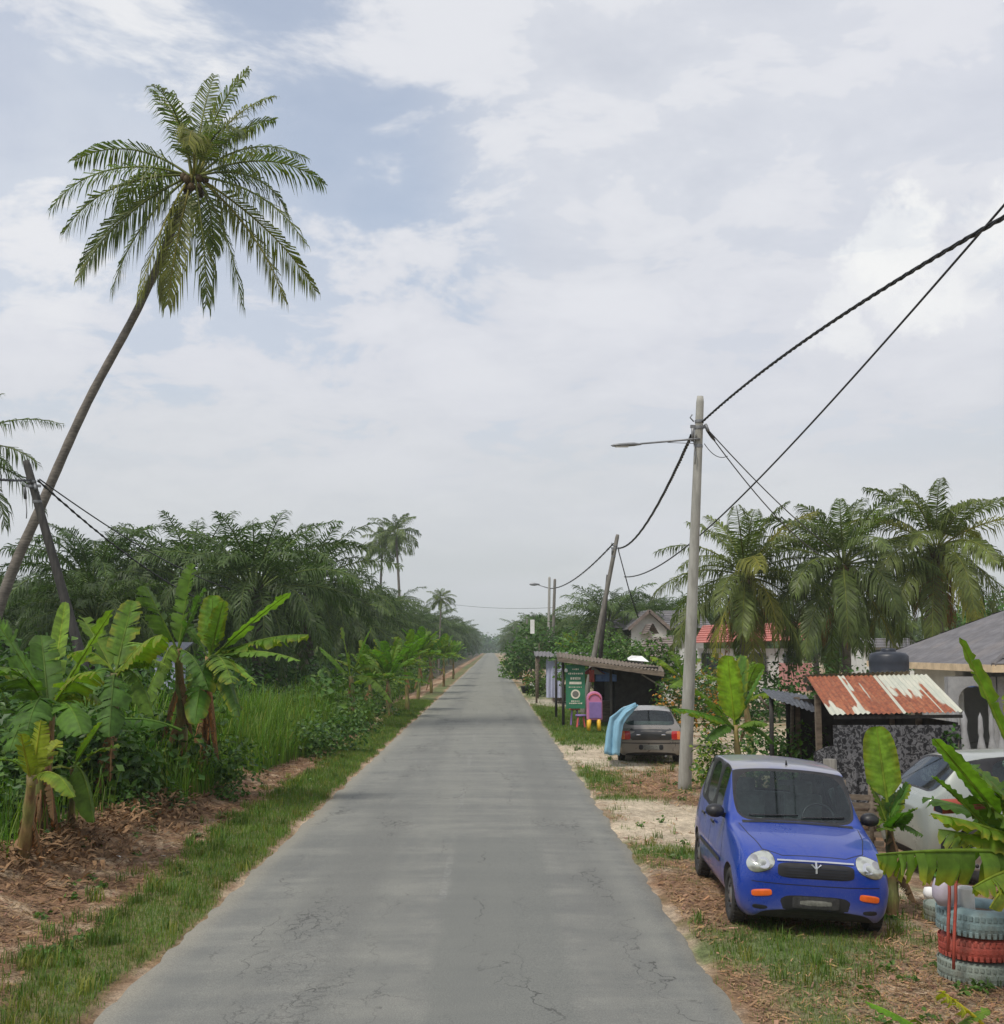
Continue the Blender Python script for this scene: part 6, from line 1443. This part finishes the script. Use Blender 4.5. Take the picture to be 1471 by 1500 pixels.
# hanging cloths and goods
um = MB(); q = P(868, 985, 42.0); 
for k in range(10):
    a = k * 2 * pi / 10; b_ = (k + 1) * 2 * pi / 10; um.add([q + V((0, 0, .22)), q + V((cos(a) * .48, sin(a) * .4, -.06)), q + V((cos(b_) * .48, sin(b_) * .4, -.06)), q + V((0, 0, .20))], [(0, 1, 2), (3, 2, 1)], 0 if k % 3 else 1)
tag(um.build('parasol_canopy', [M['white'], M['redp']]), 'white and red cloth canopy hanging under the stall roof', 'canopy')
hb = MB(); q = P(889, 992, 42.0); drape(hb, q + V((-.4, 0, 0)), q + V((.35, 0, 0)), lambda u: q.z + .28 - .2 * u, q.z - .15, .04, 3, 16); tag(hb.build('hanging_cloth', M['bluecloth']), 'blue cloth hanging beside the white and red canopy', 'cloth')
hb = MB(); q = P(867, 992, 41.5); drape(hb, q + V((-.09, 0, 0)), q + V((.09, 0, 0)), lambda u: q.z + .25, q.z - .17, .03, 2, 10); tag(hb.build('hanging_bag', M['redp']), 'small red bag hanging in front of the canopy', 'bag')
# pink chair
pc = thing('plastic_cabinet', 'pink plastic play cabinet with rounded top standing on yellow legs by the stall', 'cabinet', G(871, 1070)); 
bd = MB(); n = 14; W_, H0, H1, D_ = .25, .34, 1.02, .34
prof = [(-W_, H0), (W_, H0)] + [(W_ * cos(pi * i / n) * 1.0, H1 + .24 * sin(pi * i / n)) for i in range(n + 1)]
bd.add([V((x, -D_ / 2, z)) for x, z in prof] + [V((x, D_ / 2, z)) for x, z in prof], [tuple(range(len(prof)))[::-1], tuple(range(len(prof), 2 * len(prof)))] + [(i, (i + 1) % len(prof), (i + 1) % len(prof) + len(prof), i + len(prof)) for i in range(len(prof))]); bd.build('body', M['pink'], pc, bevel=.03)
dr = MB(); dr.box((.02, -D_ / 2 - .012, .66), (.40, .02, .52)); dr.build('door', M['purple'], pc, bevel=.01); dr = MB(); dr.tube([V((-.19 + .19 * (1 - cos(a)), -D_ / 2 - .02, H1 + .16 * sin(a))) for a in [pi * i / 10 for i in range(11)]], .016, 6); dr.build('handle', M['redp'], pc)
for x in (-.17, .13):
    for y in (-.11, .11): lg = MB(); lg.tube([V((x * 1.15, y * 1.1, 0)), V((x, y, .36))], [.055, .07], 10); lg.build('leg', M['yellow'], pc)
def stool(label, px, py, m, legm, h=.45):
    q = G(px, py); o = thing('stool', label, 'stool', q, 0, 'stools by the stall'); s = MB(); s.lathe([(.001, h), (.17, h), (.19, h - .02), (.185, h - .06), (.001, h - .06)], (0, 0, 0), 20); s.build('seat', m, o)
    for k in range(4): a = pi / 4 + k * pi / 2; l = MB(); l.beam((cos(a) * .12, sin(a) * .12, h - .05), (cos(a) * .19, sin(a) * .19, 0), .05, .02); l.build('leg', legm, o)
stool('red topped plastic stool left of the pink cabinet', 842, 1062, M['redp'], M['purple'], .58); stool('purple plastic stool just in front of the red topped one', 851, 1065, M['purple'], M['redp'], .42)
# second stall farther along the road
Y5 = 58.
sb_ = thing('stall', 'second roadside stall with grey blue curtain beyond the first one', 'market stall', (P(815, 1000, Y5).x + 1, Y5 + 2, -.12)); o_ = V(sb_.location)
rf = MB(); corr(rf, sv_(P(782, 954, 64)), sv_(P(868, 956, 64)), sv_(P(868, 965, 57)), sv_(P(783, 961, 57)), 16, .025, ny=3); rf.build('roof', M['greyroof'], sb_)
for (px, y) in ((786, 58), (824, 57.3), (862, 58), (788, 63.5), (862, 63.5)): q = P(px, 1000, y); p = MB(); p.tube([sv_((q.x, y, -.15)), sv_((q.x, y, 2.28))], .05, 8); p.build('post', M['wood'], sb_)
cu = MB(); drape(cu, sv_(P(800, 1000, 57.4)), sv_(P(823, 1000, 57.2)), lambda u: P(800, 966, 57.3).z - o_.z, P(800, 1022, 57.3).z - o_.z, .05, 4, 24); cu.build('curtain', M['curtain'], sb_)
tb_ = MB(); tb_.box(sv_(V((P(835, 1000, 60).x, 60, .4))), (1.8, 1.2, .8)); tb_.build('counter', M['wood'], sb_)
# dark tub and small planter by the slab, red flag-like marker
pot = thing('plant_pot', 'black round pot with a reddish plant at the corner of the pale slab', 'plant pot', G(773, 1015)); z0p = gz(pot.location.x, pot.location.y)
t_ = MB(); t_.lathe([(.001, 0), (.30, 0), (.42, .42), (.46, .45), (.40, .45), (.35, .36), (.001, .36)], (0, 0, -.05), 24); t_.build('pot', M['black'], pot)
l_ = MB(); r = random.Random(2); leafblob(l_, (0, 0, .75), (.25, .25, .45), 220, .16, r, ((2, 1.2, .8), (6, 1.4, 1.2), (1, 1, 1)), .2); l_.build('foliage', M['broad'], pot)
bkt = thing('plastic_drum', 'orange red plastic drum at the verge far down the road', 'drum', G(759, 993)); t_ = MB(); t_.lathe([(.001, 0), (.34, 0), (.38, .1), (.37, .45), (.39, .5), (.37, .75), (.33, .95), (.001, .98)], (0, 0, 0), 24); t_.build('drum', M['redp'], bkt); t_ = MB(); t_.lathe([(.12, .97), (.12, 1.03), (.001, 1.04)], (0, 0, 0), 16); t_.build('cap', M['redp'], bkt)
wb = MB(); q0 = G(781, 1010); wb.box((q0.x + .9, q0.y + 1.5, .12), (2.2, .12, .45)); tagb(wb, 'low_wall', M['wallwhite'], 'low pale wall beside the black pot near the second stall', 'wall')
# white paper signs on trunks far away (right)
bs = MB(); q = P(780, 918, 84); bs.box(q, (.3, .03, 1.0)); tagb(bs, 'banner', M['white'], 'narrow white banner hanging in the dark green tree on the right', 'banner')
# cloth cover next to the silver car
cv = MB(); yk = [26.6, 27.5, 28.6, 29.8, 31.0]; base = len(cv.v); rows = 14
def cvp(u, v):
    # gathered end of the sheet (v < .4) then the length running back along the car (v > .4)
    def curve(pts, u):
        f = u * (len(pts) - 1); k = min(int(f), len(pts) - 2); return (pts[k][0] + (pts[k + 1][0] - pts[k][0]) * (f - k), pts[k][1] + (pts[k + 1][1] - pts[k][1]) * (f - k))
    I_ = [(935, 1034), (922, 1048), (913, 1062), (909, 1085), (906, 1107)]; O_ = [(931, 1031), (911, 1039), (895, 1052), (890, 1078), (887, 1105)]
    a = curve(I_, u); b = curve(O_, u); w = min(1, v / .4); q = P(a[0] + (b[0] - a[0]) * w, a[1] + (b[1] - a[1]) * w, 27.0)
    y = 27.0 + max(0, v - .4) * 2.6; wr = (.03 * sin(w * 9 + u * 2.5) + .012 * sin(w * 21 + u * 9)) * (.4 + u) + .02 * sin(u * 14 + w * 4)
    q.z -= max(0, v - .4) * .35 * (1 - u); return V((q.x + (wr * .3 if v < .4 else .015 * sin(v * 31 + u * 3) * (.2 + u) + (v - .4) * .25), y + wr, q.z + .02 * sin(v * 20)))
for j in range(34):
    for i in range(25): cv.v.append(tuple(cvp(i / 24, j / 33))); cv.c.append((1, 1, 1))
for j in range(33):
    for i in range(24): o = base + j * 25 + i; cv.f.append([o, o + 1, o + 26, o + 25]); cv.m.append(0); cv.sm.append(True)
co = cv.build('cloth_cover', M['cloth']); tag(co, 'light blue cloth sheet draped down the left side of the silver hatchback', 'cloth sheet'); sd = co.modifiers.new('s', 'SOLIDIFY'); sd.thickness = .02
# ------------------------------------------------------------------ painted tyres
def tyre(mb, c, Rr, w, n=40):
    r = w / 2; prof = []
    for i in range(17):
        a = -pi * .5 - pi * .0 + 2 * pi * i / 16; x = cos(a); z = sin(a)
        rr_ = Rr - .11 + (.11 if x > 0 else .10) * (abs(x) ** .8) * (1 if x > 0 else -1); prof.append((rr_, r * (abs(z) ** .7) * (1 if z > 0 else -1)))
    mb.lathe(prof, c, n)
qt = V((4.12, 10.1, 0)); gz0 = gz(qt.x, qt.y)
grp = 'painted tyres of the front stack'
zc = gz0 + .095
def mk_tyre(loc, Rr, w, m, label, grp, tilt=(0, 0)):
    mb = MB(); tyre(mb, (0, 0, 0), Rr, w, 60)
    for k in range(46):
        a = k * 2 * pi / 46
        for zz in (-.29, .0, .29): mb.box((cos(a + zz * .25) * (Rr - .002), sin(a + zz * .25) * (Rr - .002), zz * w), (.007, Rr * .085, w * .20), rot=Matrix.Rotation(a, 3, 'Z'))
    o = mb.build('tyre', m, None, None, .004); o.location = loc; o.rotation_euler = (tilt[0], tilt[1], R.uniform(0, 3)); return tag(o, label, 'tyre', grp)
mk_tyre((qt.x, qt.y, zc), .345, .20, M['tyregrey'], 'grey green painted tyre at the bottom of the front stack', grp)
mk_tyre((qt.x + .01, qt.y, zc + .195), .34, .195, M['redpaint'], 'red painted tyre in the middle of the front stack', grp, (0, .03))
mk_tyre((qt.x, qt.y - .01, zc + .405), .345, .225, M['tyreblue'], 'blue grey painted tyre on top of the front stack', grp, (.03, .0))
so_ = MB(); so_.lathe([(.001, .02), (.22, .0)], (qt.x, qt.y, zc + .45), 20); tag(so_.build('planter_soil', M['soil']), 'dark soil filling the top of the painted tyre stack', 'soil')
q = V((4.78, 12.3, 0)); g2z = gz(q.x, q.y)
mk_tyre((q.x, q.y, g2z + .1), .31, .2, M['tyregrey'], 'grey painted tyre lying behind the front stack under the banana leaf', None)
# white round thing and pot
pb_ = thing('plant_pot', 'lilac white round pot hanging in front of the rear tyres', 'plant pot', P(1384, 1306, 10.0)); t_ = MB(); t_.lathe([(.001, -.12), (.06, -.11), (.10, -.04), (.10, .04), (.075, .11), (.06, .115), (.05, .08), (.001, .07)], (0, 0, 0), 20); t_.build('pot', M['lilac'], pb_); l_ = MB(); r = random.Random(8); leafblob(l_, (0, 0, .14), (.08, .08, .06), 60, .07, r, ((1, 1.2, .8),), .2); l_.build('foliage', M['broad'], pb_)
cn = thing('plastic_container', 'white plastic bottle pot standing in the top tyre of the front stack', 'container', V((4.02, 10.1, zc + .46))); t_ = MB(); t_.lathe([(.001, 0), (.065, 0), (.07, .02), (.068, .10), (.07, .18), (.062, .20), (.055, .19), (.05, .02)], (0, 0, 0), 18); t_.build('body', M['white'], cn)
wp_ = MB(); c = P(1362, 1308, 11.95); wp_.lathe([(.001, -.06), (.05, -.05), (.065, 0), (.05, .05), (.001, .06)], c, 16); tagb(wp_, 'float', M['paper'], 'small white round float left of the lilac pot', 'float')
# red straps hanging in front of the tyres
for i, (pxa, pxb) in enumerate([(1389, 1390), (1399, 1398)]):
    s_ = MB(); a = P(pxa + 1, 1272, 9.70); b = P(pxb - 1, 1420 - 26 * (1 - i), 9.70); s_.tube([a, a.lerp(b, .3) + V((.004, -.01, 0)), a.lerp(b, .7), b], [.014, .013, .014, .012], 6)
    tagb(s_, 'strap', M['redpaint'], ['left one of two red straps hanging over the painted tyres', 'right one of two red straps hanging over the painted tyres'][i], 'strap', 'red straps over the tyres')
# red curved shell
ms = thing('letter_box', 'dull red curved metal shell with a dark open end among the banana leaves', 'letter box', P(1432, 1190, 9.9)); t_ = MB(); n = 14
pr_ = [(.10 * cos(pi * i / n), .085 * sin(pi * i / n) + .02 * sin(pi * i / n) ** 3) for i in range(n + 1)]
vs = []
for x in (-.33, -.30, .5): 
    for (a, b) in pr_: vs.append(V((x + (.0 if b < .04 else -.0), a, b + (x + .33) * .05)))
m1 = n + 1; fs = [(i, i + 1, i + 1 + m1, i + m1) for i in range(n)] + [(m1 + i, m1 + i + 1, m1 + i + 1 + m1, m1 + i + m1) for i in range(n)] + [tuple(2 * m1 + i for i in range(m1))] + [(0, m1, 2 * m1, 3 * m1 - 1, 2 * m1 - 1, m1 - 1)]
t_.add(vs, fs, 0, (1, 1, 1), True); t_.build('shell', M['redpaint'], ms)
t_ = MB(); t_.add([V((-.325, a * .93, b * .93)) for a, b in pr_], [tuple(range(m1))]); t_.build('opening', M['black'], ms); t_ = MB(); t_.tube([V((.46, .02, 0)), V((.46, .02, -1.3))], .03, 8); t_.build('post', M['woodpole'], ms)
# scattered stones / scraps of litter near the dead leaves
r = random.Random(17)
for i, (px, py, s, m, lb) in enumerate([(405, 1121, .10, 'paper', 'white scrap of plastic on the dead grass below the tall grass'), (238, 1265, .05, 'paper', 'tiny white scrap at the foot of the litter heap'), (172, 1273, .05, 'paper', 'tiny white scrap beside the dead banana leaves'), (387, 1143, .11, 'dryleaf', 'orange brown dead leaf curled on the litter heap')]):
    q = G(px, py); q.z = gz(q.x, q.y) + .02; b = MB(); b.add([q + V((r.uniform(-s, s), r.uniform(-s, s), r.uniform(0, s))) for _ in range(7)], [(0, 1, 2), (2, 3, 4), (4, 5, 6), (0, 3, 5), (1, 4, 6)]); tagb(b, 'litter_scrap', M[m], lb, 'litter')
# ------------------------------------------------------------------ sky, sun, air
SUN_EL, SUN_AZ = 56., 222.   # azimuth: degrees clockwise from +Y (north)
wld = bpy.data.worlds.new('World'); scene.world = wld; wld.use_nodes = True; t = wld.node_tree; t.nodes.clear(); n = N(t)
out = n.n('OutputWorld'); sky = n.n('TexSky', sky_type='NISHITA'); sky.sun_disc = False; sky.sun_elevation = radians(SUN_EL); sky.sun_rotation = radians(SUN_AZ); sky.air_density = 1.2; sky.dust_density = 2.0; sky.ozone_density = 1
b1 = n.n('Background'); b1.inputs[1].default_value = .15; n.l(sky.outputs[0], b1.inputs[0])
tc = n.n('TexCoord').outputs['Generated']; sp = n.n('SeparateXYZ'); n.l(tc, sp.inputs[0]); X, Yy, Z = sp.outputs
zz = n.math('ADD', n.math('MAXIMUM', Z, 0.0), .22)
cx = n.n('CombineXYZ'); n.l(n.math('DIVIDE', X, zz), cx.inputs[0]); n.l(n.math('DIVIDE', Yy, zz), cx.inputs[1]); n.l(n.math('MULTIPLY', Z, 1.5), cx.inputs[2])
uv = n.n('VectorMath', operation='ADD'); n.l(cx.outputs[0], uv.inputs[0]); uv.inputs[1].default_value = (3.7, 1.9, .4); uv = uv.outputs[0]
f1 = n.noise(uv, 1.25, 9, .56, .25); f2 = n.noise(uv, 4.2, 9, .62, .3); f3 = n.noise(uv, .8, 4, .5)
# more blue towards the upper left of the road
az = n.math('DIVIDE', X, n.math('MAXIMUM', Yy, .2))
bias = n.math('ADD', n.math('MULTIPLY', n.ramp(az, .12, -.30), .05), n.math('MULTIPLY', n.ramp(Z, .22, .42), .10))
dens = n.math('SUBTRACT', n.math('ADD', n.math('MULTIPLY', f1, .5), n.math('MULTIPLY', f2, .5)), bias)
mask = n.ramp(dens, .37, .46)
mask = n.math('MAXIMUM', mask, n.ramp(Z, .30, .12)); mask = n.math('MAXIMUM', mask, n.ramp(az, -.10, .06, 0, .85)); mask = n.math('MAXIMUM', mask, n.ramp(f3, .35, .6, .0, .45))
lit = n.math('ADD', n.math('MULTIPLY', f2, .5), n.math('MULTIPLY', f1, .5))
cl = n.mix(n.ramp(lit, .38, .62), (.62, .645, .71), (.75, .765, .81))
cl = n.mix(n.ramp(Z, .30, .08, 0, .7), cl, (.61, .635, .65)); cl = n.mix(n.ramp(Z, .11, .01, 0, .9), cl, (.50, .53, .525))
cl = n.mix(n.ramp(f3, .4, .62, 0, .3), cl, (.72, .73, .80))
def puff(px, py, rad, amt):
    global cl
    d = ray(px, py).normalized(); vd = n.n('VectorMath', operation='DISTANCE'); nd = n.n('VectorMath', operation='ADD')
    nn = n.n('TexNoise'); nn.inputs['Scale'].default_value = 13; nn.inputs['Detail'].default_value = 9; nn.inputs['Roughness'].default_value = .65; n.l(tc, nn.inputs['Vector'])
    s_ = n.n('VectorMath', operation='SCALE'); n.l(nn.outputs['Color'], s_.inputs[0]); s_.inputs['Scale'].default_value = .13
    n.l(tc, nd.inputs[0]); n.l(s_.outputs[0], nd.inputs[1]); n.l(nd.outputs[0], vd.inputs[0]); vd.inputs[1].default_value = d + V((.065, .065, .065))
    k = n.math('MULTIPLY', n.ramp(vd.outputs['Value'], rad * 1.15, rad * .6), n.ramp(f2, .30, .55, .55, 1))
    cl = n.mix(n.math('MULTIPLY', k, amt), cl, (.90, .905, .90))
puff(1305, 350, .034, .8); puff(1285, 395, .034, .6); puff(1345, 435, .03, .5); puff(1500, 320, .05, .8); puff(1410, 420, .034, .5); puff(1240, 478, .026, .5); puff(200, 130, .09, .35); puff(40, 330, .08, .3)
b2 = n.n('Background'); n.l(cl, b2.inputs[0]); b2.inputs[1].default_value = 1.0
mx = n.n('MixShader'); n.l(n.math('ADD', n.math('MULTIPLY', mask, .55), .45), mx.inputs[0]); n.l(b1.outputs[0], mx.inputs[1]); n.l(b2.outputs[0], mx.inputs[2]); n.l(mx.outputs[0], out.inputs[0])
ld = bpy.data.lights.new('sun', 'SUN'); ld.energy = 2.7; ld.angle = radians(12); ld.color = (1, .95, .87); lo = bpy.data.objects.new('sun', ld); COL.objects.link(lo)
a = radians(SUN_AZ); e = radians(SUN_EL); d = V((sin(a) * cos(e), cos(a) * cos(e), sin(e))); lo.rotation_euler = d.to_track_quat('Z', 'Y').to_euler(); lo.location = (0, 0, 60)
hz = MB(); hz.box((0, 780, 14), (3200, 1800, 34)); ho_ = hz.build('haze', M['white']); ho_.data.materials.clear()
m = bpy.data.materials.new('haze_air'); m.use_nodes = True; m.node_tree.nodes.clear(); o = m.node_tree.nodes.new('ShaderNodeOutputMaterial'); pv = m.node_tree.nodes.new('ShaderNodeVolumePrincipled'); pv.inputs['Color'].default_value = (.80, .88, .92, 1); pv.inputs['Density'].default_value = .00042; pv.inputs['Anisotropy'].default_value = .2
m.node_tree.links.new(pv.outputs[0], o.inputs['Volume']); ho_.data.materials.append(m); tag(ho_, kind='stuff')
scene.view_settings.view_transform = 'Standard'; scene.view_settings.look = 'None'; scene.view_settings.exposure = .05; scene.view_settings.gamma = 1
scene.cycles.max_bounces = 8; scene.cycles.transparent_max_bounces = 12; scene.cycles.volume_bounces = 1; scene.cycles.sample_clamp_indirect = 6
scene.cycles.use_denoising = True
